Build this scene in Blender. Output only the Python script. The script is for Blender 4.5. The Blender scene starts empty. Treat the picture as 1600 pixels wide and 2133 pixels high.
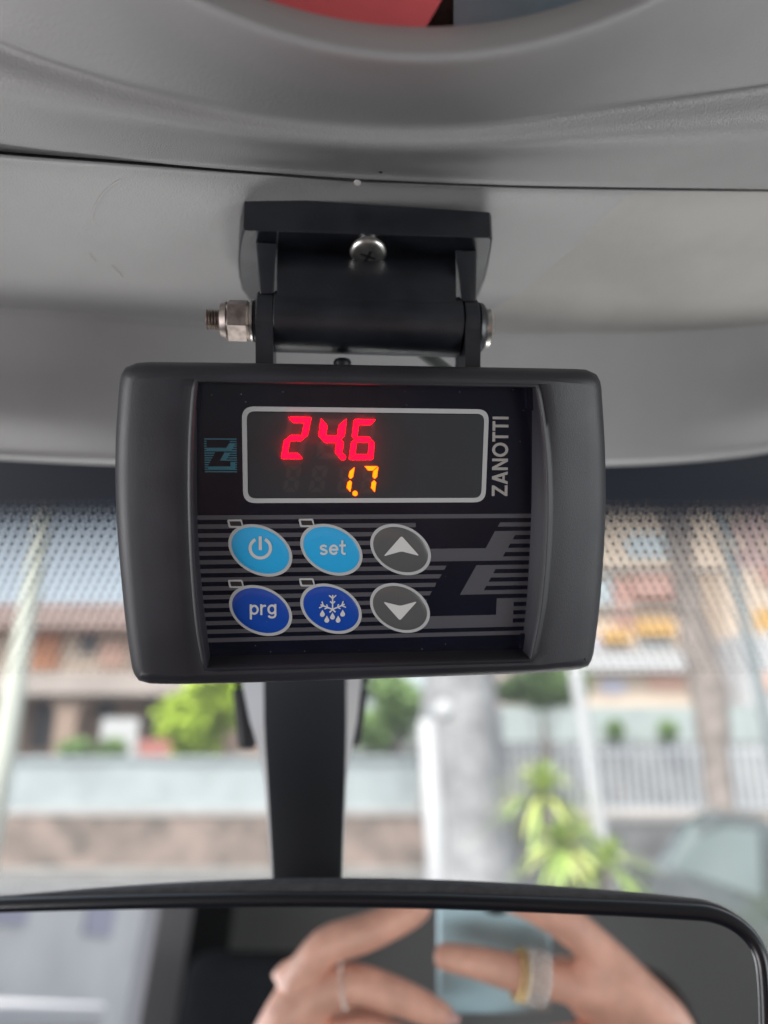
import bpy, bmesh, math, random
from mathutils import Vector as V, Matrix

random.seed(7)
scene = bpy.context.scene
COL = scene.collection
F = 1603.0                      # focal length in photograph pixels
PITCH = math.radians(18.4)
CAM = V((0, 0, 1.9))
RT = V((1, 0, 0)); FW = V((0, math.cos(PITCH), math.sin(PITCH))); UP = V((0, -math.sin(PITCH), math.cos(PITCH)))

# ------------------------------------------------------------------ camera, sky, sun, exposure
cd = bpy.data.cameras.new("camera"); cam = bpy.data.objects.new("camera", cd); COL.objects.link(cam)
cam.location = CAM; cam.rotation_euler = (math.radians(90) + PITCH, 0, 0)
cd.sensor_fit = 'VERTICAL'; cd.sensor_height = 24.0; cd.lens = 24.0 * F / 2133.0
cd.clip_start = 0.004; cd.clip_end = 3000
cd.dof.use_dof = True; cd.dof.focus_distance = 0.211; cd.dof.aperture_fstop = cd.lens / 4.6
scene.camera = cam

world = bpy.data.worlds.new("World"); scene.world = world; world.use_nodes = True
wn = world.node_tree.nodes; wl = world.node_tree.links
bg = wn["Background"]; sky = wn.new("ShaderNodeTexSky"); sky.sky_type = 'NISHITA'; sky.sun_disc = False
SUN_EL, SUN_ROT = math.radians(52), math.radians(205)
sky.sun_elevation = SUN_EL; sky.sun_rotation = SUN_ROT
sky.air_density = 1.0; sky.dust_density = 4.0; sky.ozone_density = 1.0
hs = wn.new("ShaderNodeHueSaturation"); hs.inputs["Saturation"].default_value = 0.45
wl.new(sky.outputs[0], hs.inputs["Color"]); wl.new(hs.outputs[0], bg.inputs[0]); bg.inputs[1].default_value = 0.15
sd = bpy.data.lights.new("sun", 'SUN'); sun = bpy.data.objects.new("sun", sd); COL.objects.link(sun)
sd.energy = 1.5; sd.angle = math.radians(12); sd.color = (1.0, 0.95, 0.88)
sdir = V((math.sin(SUN_ROT) * math.cos(SUN_EL), math.cos(SUN_ROT) * math.cos(SUN_EL), math.sin(SUN_EL)))
sun.rotation_euler = sdir.to_track_quat('Z', 'Y').to_euler(); sun.location = (0, 0, 30)

def area(name, loc_, aim, sx, sy, power, col):
    ld = bpy.data.lights.new(name, 'AREA'); ld.shape = 'RECTANGLE'; ld.size = sx; ld.size_y = sy; ld.energy = power; ld.color = col
    o = bpy.data.objects.new(name, ld); COL.objects.link(o); o.location = loc_; o.rotation_euler = (V(loc_) - V(aim)).to_track_quat('Z', 'Y').to_euler(); return o
# lamps added at door windows and dashboard to brighten the cabin, imitating daylight
area('fill_lamp_left', (-0.84, -0.12, 1.74), (0.0, 0.15, 1.93), 0.50, 0.45, 3.1, (0.99, 0.98, 1.0))
area('fill_lamp_right', (0.84, -0.20, 1.74), (0.0, 0.15, 1.93), 0.60, 0.45, 2.2, (0.94, 0.98, 1.0))
area('fill_lamp_dashboard', (0.0, 0.78, 1.31), (0.0, 0.30, 2.0), 1.1, 0.40, 4.6, (1.0, 0.99, 0.97))

scene.view_settings.view_transform = 'Standard'; scene.view_settings.look = 'None'
scene.view_settings.exposure = 1.08; scene.view_settings.gamma = 1.0
scene.cycles.use_denoising = True
scene.cycles.max_bounces = 10; scene.cycles.diffuse_bounces = 5; scene.cycles.transparent_max_bounces = 12
scene.cycles.sample_clamp_indirect = 6.0

# ------------------------------------------------------------------ helpers
def P(px, py, d):               # point of the photograph at depth d in front of the lens
    return CAM + d * (FW + ((px - 800) / F) * RT - ((py - 1066.5) / F) * UP)
def RAY(px, py): return FW + ((px - 800) / F) * RT - ((py - 1066.5) / F) * UP
def W(px, py, Y):               # point of the photograph at world distance Y ahead
    r = RAY(px, py); return CAM + r * (Y / r.y)
def hit(px, py, p0, n):
    r = RAY(px, py); return CAM + r * ((p0 - CAM).dot(n) / r.dot(n))

def lin(c):
    return tuple((x / 255 / 12.92) if x / 255 <= 0.04045 else ((x / 255 + 0.055) / 1.055) ** 2.4 for x in c)

def mat(name, col, rough=0.5, metal=0.0, bump=0.0, bscale=500.0, var=0.0, vscale=20.0, emit=None, estr=0.0, spec=0.5, rvar=0.0, col2=None, coat=0.0):
    m = bpy.data.materials.new(name); m.use_nodes = True
    nt = m.node_tree; b = nt.nodes["Principled BSDF"]
    b.inputs["Base Color"].default_value = (*col, 1); b.inputs["Roughness"].default_value = rough
    b.inputs["Metallic"].default_value = metal; b.inputs["Specular IOR Level"].default_value = spec
    if coat: b.inputs["Coat Weight"].default_value = coat; b.inputs["Coat Roughness"].default_value = 0.08
    tc = nt.nodes.new("ShaderNodeTexCoord")
    if var > 0 or col2 is not None:
        nz = nt.nodes.new("ShaderNodeTexNoise"); nz.inputs["Scale"].default_value = vscale; nz.inputs["Detail"].default_value = 6
        nt.links.new(tc.outputs["Object"], nz.inputs["Vector"])
        rp = nt.nodes.new("ShaderNodeValToRGB"); rp.color_ramp.elements[0].position = 0.35; rp.color_ramp.elements[1].position = 0.65
        c2 = col2 if col2 is not None else tuple(c * (1 - var) for c in col)
        rp.color_ramp.elements[0].color = (*c2, 1); rp.color_ramp.elements[1].color = (*[min(1, c * (1 + var)) for c in col], 1)
        nt.links.new(nz.outputs[0], rp.inputs[0]); nt.links.new(rp.outputs[0], b.inputs["Base Color"])
        if rvar > 0:
            mr = nt.nodes.new("ShaderNodeMapRange"); mr.inputs[3].default_value = max(0.03, rough - rvar); mr.inputs[4].default_value = min(1, rough + rvar)
            nt.links.new(nz.outputs[0], mr.inputs[0]); nt.links.new(mr.outputs[0], b.inputs["Roughness"])
    if bump > 0:
        n2 = nt.nodes.new("ShaderNodeTexNoise"); n2.inputs["Scale"].default_value = bscale; n2.inputs["Detail"].default_value = 3
        nt.links.new(tc.outputs["Object"], n2.inputs["Vector"])
        bp = nt.nodes.new("ShaderNodeBump"); bp.inputs["Strength"].default_value = bump; bp.inputs["Distance"].default_value = 0.5 / bscale
        nt.links.new(n2.outputs[0], bp.inputs["Height"]); nt.links.new(bp.outputs[0], b.inputs["Normal"])
    if emit is not None:
        b.inputs["Emission Color"].default_value = (*emit, 1); b.inputs["Emission Strength"].default_value = estr
    return m

def tag(o, label=None, cat=None, group=None, kind=None):
    if label: o["label"] = label
    if cat: o["category"] = cat
    if group: o["group"] = group
    if kind: o["kind"] = kind
    return o
def empty(name, loc=(0, 0, 0), label=None, cat=None, group=None):
    o = bpy.data.objects.new(name, None); o.empty_display_size = 0.02; o.location = loc; COL.objects.link(o)
    return tag(o, label, cat, group)
def link(name, me, m=None, parent=None, smooth=False, angle=None):
    o = bpy.data.objects.new(name, me); COL.objects.link(o)
    if m is not None: me.materials.append(m)
    if smooth:
        for p in me.polygons: p.use_smooth = True
        if angle:
            bm = bmesh.new(); bm.from_mesh(me)
            for e in bm.edges:
                if len(e.link_faces) == 2 and e.calc_face_angle(0) > math.radians(angle): e.smooth = False
            bm.to_mesh(me); bm.free()
    if parent is not None:
        o.parent = parent; o.matrix_parent_inverse = Matrix.Translation(parent.matrix_basis.translation).inverted() if parent.type == 'EMPTY' and parent.parent is None else Matrix.Identity(4)
        if parent.parent is not None or parent.type != 'EMPTY': o.matrix_parent_inverse = WM(parent).inverted()
    return o
def WM(o):
    return (WM(o.parent) @ o.matrix_parent_inverse @ o.matrix_basis) if o.parent else o.matrix_basis.copy()
def from_bm(name, bm, m=None, parent=None, smooth=False, angle=None, normals=True):
    if normals: bmesh.ops.recalc_face_normals(bm, faces=bm.faces)
    me = bpy.data.meshes.new(name); bm.to_mesh(me); bm.free()
    return link(name, me, m, parent, smooth, angle)
def mesh(name, vs, fs, m=None, parent=None, smooth=False, angle=None):
    bm = bmesh.new(); vv = [bm.verts.new(v) for v in vs]
    for f in fs:
        try: bm.faces.new([vv[i] for i in f])
        except ValueError: pass
    return from_bm(name, bm, m, parent, smooth, angle)
def hexa(bm, c, bev=0.0):        # eight corners: 0-3 one face, 4-7 the opposite one
    vs = [bm.verts.new(x) for x in c]
    fs = [bm.faces.new([vs[i] for i in f]) for f in ((0, 1, 2, 3), (7, 6, 5, 4), (0, 4, 5, 1), (1, 5, 6, 2), (2, 6, 7, 3), (3, 7, 4, 0))]
    if bev > 0:
        es = list({e for f in fs for e in f.edges})
        bmesh.ops.recalc_face_normals(bm, faces=fs)
        bmesh.ops.bevel(bm, geom=es, offset=bev, segments=3, affect='EDGES', profile=0.5)
def box(bm, x0, x1, y0, y1, z0, z1, bev=0.0):
    hexa(bm, [(x0, y0, z0), (x1, y0, z0), (x1, y1, z0), (x0, y1, z0), (x0, y0, z1), (x1, y0, z1), (x1, y1, z1), (x0, y1, z1)], bev)
def lathe(bm, p0, ax, prof, seg=32, hexs=None):   # prof: (distance along axis, radius)
    ax = ax.normalized(); u = ax.orthogonal().normalized(); w = ax.cross(u); rings = []
    for (t, r) in prof:
        rings.append([bm.verts.new(p0 + ax * t + (u * math.cos(2 * math.pi * i / seg) + w * math.sin(2 * math.pi * i / seg)) * r) for i in range(seg)])
    for a, b in zip(rings, rings[1:]):
        for i in range(seg): bm.faces.new((a[i], a[(i + 1) % seg], b[(i + 1) % seg], b[i]))
    bm.faces.new(rings[0][::-1]); bm.faces.new(rings[-1])
def tube(bm, pts, rs, seg=10):
    n = len(pts); rings = []
    if not isinstance(rs, (list, tuple)): rs = [rs] * n
    for i in range(n):
        d = (pts[min(i + 1, n - 1)] - pts[max(i - 1, 0)]).normalized()
        u = d.cross(V((0.3, 0.2, 1))).normalized(); w = d.cross(u)
        rings.append([bm.verts.new(pts[i] + (u * math.cos(2 * math.pi * k / seg) + w * math.sin(2 * math.pi * k / seg)) * rs[i]) for k in range(seg)])
    for a, b in zip(rings, rings[1:]):
        for i in range(seg): bm.faces.new((a[i], a[(i + 1) % seg], b[(i + 1) % seg], b[i]))
    bm.faces.new(rings[0][::-1]); bm.faces.new(rings[-1])
def crom(pts, n):                # Catmull-Rom through tuples/Vectors, n samples incl. both ends
    out = []; m = len(pts) - 1
    for i in range(n):
        t = i / (n - 1) * m; k = min(int(t), m - 1); f = t - k
        a = pts[max(k - 1, 0)]; b = pts[k]; c = pts[k + 1]; d = pts[min(k + 2, m)]
        out.append(0.5 * ((2 * b) + (c - a) * f + (2 * a - 5 * b + 4 * c - d) * f * f + (3 * b - a - 3 * c + d) * f ** 3))
    return out
def lin_resample(pts, n):
    L = [0]
    for a, b in zip(pts, pts[1:]): L.append(L[-1] + (b - a).length)
    out = []; j = 0
    for i in range(n):
        s = L[-1] * i / (n - 1)
        while j < len(L) - 2 and L[j + 1] < s: j += 1
        out.append(pts[j].lerp(pts[j + 1], (s - L[j]) / max(1e-12, L[j + 1] - L[j])))
    return out
def interp(xs, ys, x):
    if x <= xs[0]: return ys[0]
    if x >= xs[-1]: return ys[-1]
    for i in range(len(xs) - 1):
        if x <= xs[i + 1]:
            m = lambda k: (ys[min(k + 1, len(ys) - 1)] - ys[max(k - 1, 0)]) / (xs[min(k + 1, len(xs) - 1)] - xs[max(k - 1, 0)])
            h = xs[i + 1] - xs[i]; t = (x - xs[i]) / h
            return (2 * t ** 3 - 3 * t * t + 1) * ys[i] + (t ** 3 - 2 * t * t + t) * h * m(i) + (-2 * t ** 3 + 3 * t * t) * ys[i + 1] + (t ** 3 - t * t) * h * m(i + 1)
def skin_mesh(name, nodes, edges, m, parent, sub=2, root=0):   # nodes: (Vector, rx, ry)
    me = bpy.data.meshes.new(name + "_cage"); me.from_pydata([n[0] for n in nodes], edges, [])
    o = bpy.data.objects.new(name + "_cage", me); COL.objects.link(o)
    s = o.modifiers.new("s", 'SKIN'); s.use_smooth_shade = True
    for i, n in enumerate(nodes):
        sv = me.skin_vertices[0].data[i]; sv.radius = (n[1], n[2]); sv.use_root = (i == root)
    ss = o.modifiers.new("u", 'SUBSURF'); ss.levels = sub; ss.render_levels = sub
    dg = bpy.context.evaluated_depsgraph_get(); dg.update()
    me2 = bpy.data.meshes.new_from_object(o.evaluated_get(dg)); me2.name = name
    bpy.data.objects.remove(o); me2.materials.clear()
    return link(name, me2, m, parent, True)

# ------------------------------------------------------------------ materials
M = {}
M['console'] = mat("console_plastic", (0.295, 0.292, 0.292), 0.40, bump=0.8, bscale=2000, var=0.07, vscale=14, spec=0.6, rvar=0.08)
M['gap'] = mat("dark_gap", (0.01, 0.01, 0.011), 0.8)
M['housing'] = mat("housing_plastic", (0.0185, 0.0183, 0.0240), 0.48, bump=0.30, bscale=3000, var=0.18, vscale=45, rvar=0.09, spec=0.55)
M['bracket'] = mat("bracket_plastic", (0.0095, 0.011, 0.016), 0.38, spec=0.8, bump=0.15, bscale=900, var=0.25, vscale=90, rvar=0.1)
M['panel'] = mat("membrane_black", (0.0045, 0.0058, 0.0135), 0.26, bump=0.03, bscale=120, var=0.2, vscale=70)
M['screen'] = mat("display_smoke", (0.010, 0.013, 0.018), 0.34, var=0.08, vscale=80)
M['stripe'] = mat("stripe_grey", (0.082, 0.080, 0.090), 0.35)
M['rim'] = mat("rim_grey", (0.46, 0.46, 0.46), 0.35)
M['cyan'] = mat("button_cyan", (0.03, 0.40, 0.76), 0.28, coat=0.25)
M['blue'] = mat("button_blue", (0.010, 0.065, 0.38), 0.28, coat=0.25)
M['bgrey'] = mat("button_grey", (0.10, 0.10, 0.10), 0.3, coat=0.25)
M['icon'] = mat("icon_pale", (0.62, 0.61, 0.60), 0.4)
M['emblem'] = mat("emblem_teal", (0.045, 0.155, 0.20), 0.35)
M['ledwin'] = mat("indicator_window", (0.035, 0.030, 0.030), 0.3)
M['red'] = mat("led_red", (0.02, 0, 0.0), 0.9, spec=0.0, emit=(1.0, 0.0, 0.0040), estr=9.0)
M['amber'] = mat("led_amber", (0.02, 0.01, 0), 0.9, spec=0.0, emit=(1.0, 0.085, 0.0), estr=3.2)
M['unlit'] = mat("led_unlit", (0.030, 0.027, 0.028), 0.4)
M['steel'] = mat("steel", (0.66, 0.64, 0.60), 0.36, 1.0, var=0.15, vscale=300, rvar=0.12)
M['zinc'] = mat("zinc_nut", (0.42, 0.36, 0.33), 0.38, 1.0, var=0.25, vscale=400, rvar=0.12)
M['blacksteel'] = mat("black_steel", (0.02, 0.02, 0.023), 0.35, 0.6)
M['arm'] = mat("mirror_arm_plastic", (0.0085, 0.009, 0.012), 0.5, bump=0.1, bscale=900)
M['armside'] = mat("mirror_arm_side", (0.40, 0.40, 0.41), 0.38)  # much paler than the arm front: outside light on the flanks put into colour
M['mhouse'] = mat("mirror_housing_plastic", (0.06, 0.06, 0.065), 0.55, bump=0.5, bscale=900, var=0.2, vscale=300)
M['mrim'] = mat("mirror_rim_plastic", (0.006, 0.007, 0.010), 0.28)
M['mirror'] = mat("mirror_silver", (0.80, 0.82, 0.83), 0.0, 1.0)
M['headliner'] = mat("headliner_felt", (0.36, 0.35, 0.33), 0.9, bump=0.3, bscale=800, var=0.06, vscale=30)
M['trimdark'] = mat("cabin_dark_trim", (0.03, 0.031, 0.034), 0.7, bump=0.2, bscale=500)
M['trimgrey'] = mat("cabin_grey_trim", (0.30, 0.30, 0.30), 0.65, bump=0.2, bscale=500)
M['pillar'] = mat("door_frame_paint", (0.72, 0.70, 0.74), 0.5)
M['seat'] = mat("seat_fabric", (0.018, 0.02, 0.026), 0.9, bump=0.4, bscale=700, var=0.2, vscale=80)
M['skin'] = mat("skin", (0.74, 0.40, 0.30), 0.45, bump=0.5, bscale=260, var=0.13, vscale=60)
M['nail'] = mat("nail", (0.68, 0.40, 0.36), 0.25)
M['shirt'] = mat("shirt_dark", (0.03, 0.033, 0.05), 0.85, bump=0.3, bscale=500, var=0.15, vscale=40)
M['skin'].node_tree.nodes['Principled BSDF'].inputs['Subsurface Weight'].default_value = 0.12; M['skin'].node_tree.nodes['Principled BSDF'].inputs['Subsurface Scale'].default_value = 0.004
M['hair'] = mat("hair_dark", (0.03, 0.018, 0.012), 0.6, bump=0.6, bscale=250)
M['phone'] = mat("phone_case", (0.46, 0.68, 0.76), 0.35)
M['silver'] = mat("ring_silver", (0.75, 0.73, 0.70), 0.2, 1.0, bump=0.9, bscale=900)
M['gold'] = mat("ring_gold", (0.80, 0.60, 0.30), 0.18, 1.0)
M['redfab'] = mat("red_cover", (0.68, 0.10, 0.11), 0.6, var=0.12, vscale=30)
M['bluefab'] = mat("blue_grey_cover", (0.24, 0.32, 0.37), 0.5, var=0.15, vscale=30)

# ================================================================== LARGE STRUCTURE: ground, street
def sheet(name, x0, x1, y0, y1, z, m, label=None, kind='structure'):
    o = mesh(name, [(x0, y0, z), (x1, y0, z), (x1, y1, z), (x0, y1, z)], [(0, 1, 2, 3)], m)
    tag(o, label, kind=kind); return o
M['ground'] = mat("ground_soil", (0.19, 0.18, 0.155), 0.95, var=0.25, vscale=0.7)
M['asphalt'] = mat("asphalt", (0.16, 0.16, 0.165), 0.9, bump=0.5, bscale=60, var=0.15, vscale=1.3)
M['pave'] = mat("pavement_stone", (0.30, 0.29, 0.28), 0.9, var=0.12, vscale=2.0)
sheet('ground', -400, 400, -400, 600, -0.10, M['ground'])
sheet('road', -120, 120, -6, 15.66, -0.004, M['asphalt'])
bm = bmesh.new(); box(bm, -120, 120, 15.66, 16.0, -0.05, 0.12, 0.0)
tag(from_bm('pavement', bm, M['pave']), kind='structure')
M['line'] = mat("road_paint", (0.6, 0.6, 0.58), 0.8, var=0.2, vscale=6)
sheet('road_marking', -120, 120, 14.3, 14.42, 0.001, M['line'])

M['stone'] = mat("wall_stone", (0.27, 0.21, 0.185), 0.95, var=0.25, vscale=1.8, bump=0.6, bscale=6, col2=(0.16, 0.135, 0.12))
M['capstone'] = mat("wall_capping", (0.42, 0.40, 0.39), 0.9, var=0.1, vscale=3)
M['sheetfence'] = mat("fence_sheet_paint", (0.40, 0.445, 0.465), 0.6, var=0.10, vscale=1.4)
M['picket'] = mat("picket_paint", (0.66, 0.68, 0.72), 0.5)
M['cream'] = mat("cream_render", (0.64, 0.53, 0.44), 0.9, var=0.08, vscale=0.6)
M['brownr'] = mat("brown_render", (0.32, 0.235, 0.19), 0.9, var=0.15, vscale=0.7)
M['orange'] = mat("orange_blind", (0.55, 0.25, 0.14), 0.7, var=0.1, vscale=2)
M['rooft'] = mat("roof_tile", (0.24, 0.17, 0.15), 0.9, var=0.2, vscale=2)
M['darkopen'] = mat("window_dark", (0.07, 0.065, 0.07), 0.3)
M['white'] = mat("white_paint", (0.52, 0.52, 0.54), 0.5)
M['creampole'] = mat("cream_pole_paint", (0.66, 0.68, 0.60), 0.5)
M['bark'] = mat("grey_bark", (0.33, 0.33, 0.34), 0.95, bump=0.8, bscale=8, var=0.2, vscale=2.2, col2=(0.25, 0.25, 0.26))
M['palmbark'] = mat("palm_bark", (0.31, 0.265, 0.245), 0.95, bump=0.8, bscale=14, var=0.25, vscale=5)
M['lime'] = mat("lime_leaf", (0.46, 0.60, 0.07), 0.6, var=0.5, vscale=3)
M['green'] = mat("green_leaf", (0.17, 0.27, 0.09), 0.6, var=0.4, vscale=4)
M['yucca'] = mat("yucca_leaf", (0.36, 0.50, 0.13), 0.5, var=0.3, vscale=5)
M['yuccay'] = mat("yucca_leaf_yellow", (0.62, 0.66, 0.22), 0.5, var=0.2, vscale=5)
M['redrail'] = mat("red_rail", (0.40, 0.16, 0.14), 0.7)
M['teal'] = mat("pale_teal_paint", (0.38, 0.43, 0.43), 0.7, var=0.08, vscale=2)
M['awnred'] = mat("awning_red", (0.50, 0.31, 0.27), 0.7)
M['awnor'] = mat("awning_orange", (0.62, 0.38, 0.14), 0.7)
M['lightblue'] = mat("pale_blue_paint", (0.48, 0.54, 0.58), 0.6)
M['salmon'] = mat("salmon_paint", (0.66, 0.42, 0.34), 0.7)
M['lav'] = mat("lavender_glass", (0.50, 0.50, 0.62), 0.4)
M['greybrown'] = mat("grey_brown_render", (0.37, 0.32, 0.30), 0.9, var=0.1, vscale=0.5)
M['pinkr'] = mat("pink_render", (0.50, 0.37, 0.36), 0.9, var=0.1, vscale=0.5)
M['greymetal'] = mat("grey_pole_metal", (0.26, 0.29, 0.30), 0.5)
M['rock'] = mat("dark_ramp_stone", (0.22, 0.22, 0.22), 0.95, var=0.3, vscale=2)

def wbox(bm, px0, px1, py0, py1, Y, depth, bev=0.0):
    """box whose front face at distance Y covers the photograph's rectangle"""
    a = W(px0, py1, Y); b = W(px1, py0, Y)
    box(bm, a.x, b.x, Y, Y + depth, a.z, b.z, bev)
def wpart(name, px0, px1, py0, py1, Y, depth, m, parent, bev=0.0):
    bm = bmesh.new(); wbox(bm, px0, px1, py0, py1, Y, depth, bev); return from_bm(name, bm, m, parent)

# roadside wall and fences (16 m away)
t = empty('stone_wall', (0, 16, 0), 'low brown stone wall with pale capping behind the road', 'wall')
bm = bmesh.new(); a = W(900, 1688, 16.0); box(bm, -14, a.x, 16.0, 16.5, 0, a.z - 0.10)
from_bm('wall_body', bm, M['stone'], t)
bm = bmesh.new(); box(bm, -14, a.x, 15.96, 16.54, a.z - 0.097, a.z + 0.02, 0.01); from_bm('capping', bm, M['capstone'], t)
t = empty('sheet_metal_fence', (0, 16.2, 1), 'pale blue grey sheet fence standing on the brown stone wall', 'fence')
z0 = a.z + 0.023; z1 = W(400, 1575, 16.2).z
bm = bmesh.new(); x = -13.9
while x < a.x - 0.3:
    box(bm, x, x + 0.18, 16.20, 16.23, z0, z1); box(bm, x + 0.18, x + 0.26, 16.17, 16.20, z0, z1); x += 0.26
from_bm('corrugated_sheet', bm, M['sheetfence'], t)
for i in range(8):
    bm = bmesh.new(); box(bm, -13.0 + i * 2, -12.94 + i * 2, 16.25, 16.31, z0, z1 + 0.05); from_bm('post', bm, M['greymetal'], t)
bm = bmesh.new(); box(bm, -13.9, a.x, 16.14, 16.165, z1 - 0.12, z1 - 0.06); from_bm('rail', bm, M['greymetal'], t)

t = empty('ramp_wall', (7, 14.4, 0), 'dark grey stone wall under the white picket fence', 'wall')
bm = bmesh.new(); b0 = W(1245, 1705, 14.4); b1 = W(1000, 1700, 14.4)
box(bm, b1.x, b0.x + 9, 14.4, 15.0, 0, b0.z - 0.06); from_bm('wall_body', bm, M['rock'], t)
bm = bmesh.new(); box(bm, b1.x - .02, b0.x + 9, 14.36, 15.04, b0.z - 0.057, b0.z + 0.03); from_bm('capping', bm, M['capstone'], t)
t = empty('picket_fence', (7, 14.7, b0.z), 'white picket fence with thin bars on the dark grey wall', 'fence')
zt = W(1300, 1552, 14.7).z; zb = b0.z + 0.033
for i in range(52):
    bm = bmesh.new(); x = b1.x + 0.15 + i * 0.155; box(bm, x, x + 0.062, 14.70, 14.725, zb, zt); from_bm('picket', bm, M['picket'], t)
bm = bmesh.new(); box(bm, b1.x, b1.x + 8.3, 14.728, 14.76, zb + 0.1, zb + 0.16); from_bm('rail', bm, M['picket'], t)
bm = bmesh.new(); box(bm, b1.x, b1.x + 8.3, 14.728, 14.76, zt - 0.14, zt - 0.08); from_bm('rail', bm, M['picket'], t)

# left house with arcade (24 m)
YH = 24.0
h = empty('arcade_house', (W(150, 1590, YH).x, YH, 0), 'brown house with arched porch and tiled roof left of the lime tree', 'house')
zc = W(100, 1440, YH).z
def wx(px, Y): return W(px, 1400, Y).x
bm = bmesh.new(); box(bm, wx(-900, YH), wx(560, YH), YH + 2.0, YH + 9, 0, W(0, 1300, YH).z); from_bm('wall', bm, M['brownr'], h)
bm = bmesh.new(); box(bm, wx(-900, YH), wx(250, YH), YH + 1.2, YH + 1.98, W(0, 1398, YH).z, W(0, 1285, YH).z); from_bm('upper_wall', bm, M['cream'], h)
wpart('balcony_slab', -900, 430, 1402, 1446, YH - 0.3, 2.2, M['greybrown'], h)
for (p0, p1) in ((128, 172), (-70, -20), (395, 430)):   # porch piers with arched heads
    bm = bmesh.new(); xa, xb = wx(p0, YH), wx(p1, YH)
    box(bm, xa, xb, YH, YH + 0.5, 0, zc - 0.02)
    for s, xe in ((-1, xa), (1, xb)):
        pts = [(xe + s * 0.003, zc - 0.9), (xe + s * 0.003, zc - 0.02), (xe + s * 0.75, zc - 0.02)] + [(xe + s * (0.003 + 0.747 * (1 - math.cos(k / 6 * math.pi / 2))), zc - 0.9 + 0.85 * math.sin(k / 6 * math.pi / 2)) for k in range(5, 0, -1)]
        f1 = [bm.verts.new((x_, YH + 0.05, z_)) for x_, z_ in pts]; f2 = [bm.verts.new((x_, YH + 0.45, z_)) for x_, z_ in pts]
        bm.faces.new(f1); bm.faces.new(f2[::-1])
        for k in range(len(pts)): bm.faces.new((f1[k], f1[(k + 1) % len(pts)], f2[(k + 1) % len(pts)], f2[k]))
    from_bm('pier', bm, M['brownr'], h)
for (p0, p1, q0, q1) in ((300, 365, 1450, 1545), (60, 120, 1462, 1560), (-150, -80, 1450, 1560), (200, 240, 1455, 1500)):
    wpart('window', p0, p1, q0, q1, YH + 1.9, 0.08, M['darkopen'], h)
wpart('orange_blind', 62, 130, 1292, 1392, YH + 1.0, 0.1, M['orange'], h)
wpart('window', 165, 205, 1310, 1360, YH + 1.12, 0.06, M['darkopen'], h)
wpart('orange_blind', 205, 262, 1338, 1386, YH + 1.0, 0.1, M['salmon'], h)
wpart('railing', 285, 390, 1540, 1590, YH - 0.4, 0.06, M['redrail'], h)
bm = bmesh.new()
ra, rb = wx(-950, YH), wx(300, YH); r0 = W(0, 1298, YH).z; r1 = W(0, 1190, YH).z
vs = [(ra, YH + 0.2, r0), (rb, YH + 0.2, r0), (rb - .6, YH + 5, r1), (ra, YH + 5, r1), (rb, YH + 10, r0), (ra, YH + 10, r0), (ra, YH + .2, r0 - .15), (rb, YH + .2, r0 - .15), (rb, YH + 10, r0 - .15), (ra, YH + 10, r0 - .15)]
bv = [bm.verts.new(v) for v in vs]
for f in ((0, 1, 2, 3), (3, 2, 4, 5), (1, 7, 8, 4, 2), (0, 3, 5, 9, 6), (0, 6, 7, 1), (5, 4, 8, 9), (6, 9, 8, 7)): bm.faces.new([bv[i] for i in f])
from_bm('roof', bm, M['rooft'], h)

# right apartment buildings (30 m)
YB = 30.0
b = empty('cream_apartment_building', (wx(1330, YB), YB, 0), 'cream apartment building with red and orange awnings behind the palm trunk', 'building')
bm = bmesh.new(); box(bm, wx(1190, YB), wx(1560, YB), YB, YB + 8, 0, W(0, 1040, YB).z); from_bm('wall', bm, M['cream'], b)
for n, m, p0, p1, q0, q1 in (('awning', 'awnred', 1325, 1405, 1200, 1245), ('red_column', 'awnred', 1281, 1312, 1208, 1305), ('awning', 'awnor', 1332, 1404, 1292, 1322),
                             ('awning', 'awnor', 1258, 1312, 1312, 1336), ('window', 'lightblue', 1308, 1392, 1112, 1160), ('window', 'lightblue', 1236, 1276, 1205, 1258),
                             ('shutter', 'salmon', 1352, 1425, 1402, 1438), ('window', 'lav', 1255, 1302, 1415, 1445), ('window', 'lightblue', 1330, 1400, 1330, 1352),
                             ('window', 'lav', 1225, 1250, 1320, 1385), ('shutter', 'awnor', 1575, 1640, 1268, 1312)):
    if p0 < 1560: wpart(n, p0, p1, q0, q1, YB - (0.5 if n == 'awning' else 0.08), (0.49 if n == 'awning' else 0.07), M[m], b)
for q in (1180, 1265, 1350): wpart('cornice', 1195, 1555, q, q + 7, YB - 0.25, 0.24, M['capstone'], b)
wpart('parapet', 1195, 1440, 1358, 1398, YB - 0.6, 0.33, M['white'], b)
b = empty('white_building', (wx(1640, 26), 26, 0), 'white building with an orange blind right of the grey leaning pole', 'building')
bm = bmesh.new(); box(bm, wx(1545, 26), wx(2300, 26), 26, 29.9, 0, W(0, 1320, 26).z); from_bm('wall', bm, M['white'], b)
bm = bmesh.new(); box(bm, wx(1530, 28), wx(2300, 28), 28.0, 29.8, W(0, 1310, 26).z, W(0, 1160, 26).z); from_bm('upper_wall', bm, M['cream'], b)
wpart('blind', 1578, 1660, 1268, 1312, 25.9, 0.09, M['awnor'], b); wpart('window', 1585, 1660, 1180, 1215, 27.9, 0.09, M['awnred'], b)
wpart('window', 1596, 1640, 1400, 1440, 25.9, 0.09, M['salmon'], b)
b = empty('tall_grey_building', (wx(1400, 45), 45, 0), 'tall grey brown building rising behind the cream apartment building', 'building')
bm = bmesh.new(); box(bm, wx(1000, 45), wx(1470, 45), 45, 55, 0, W(0, 900, 45).z); from_bm('wall', bm, M['greybrown'], b)
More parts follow.
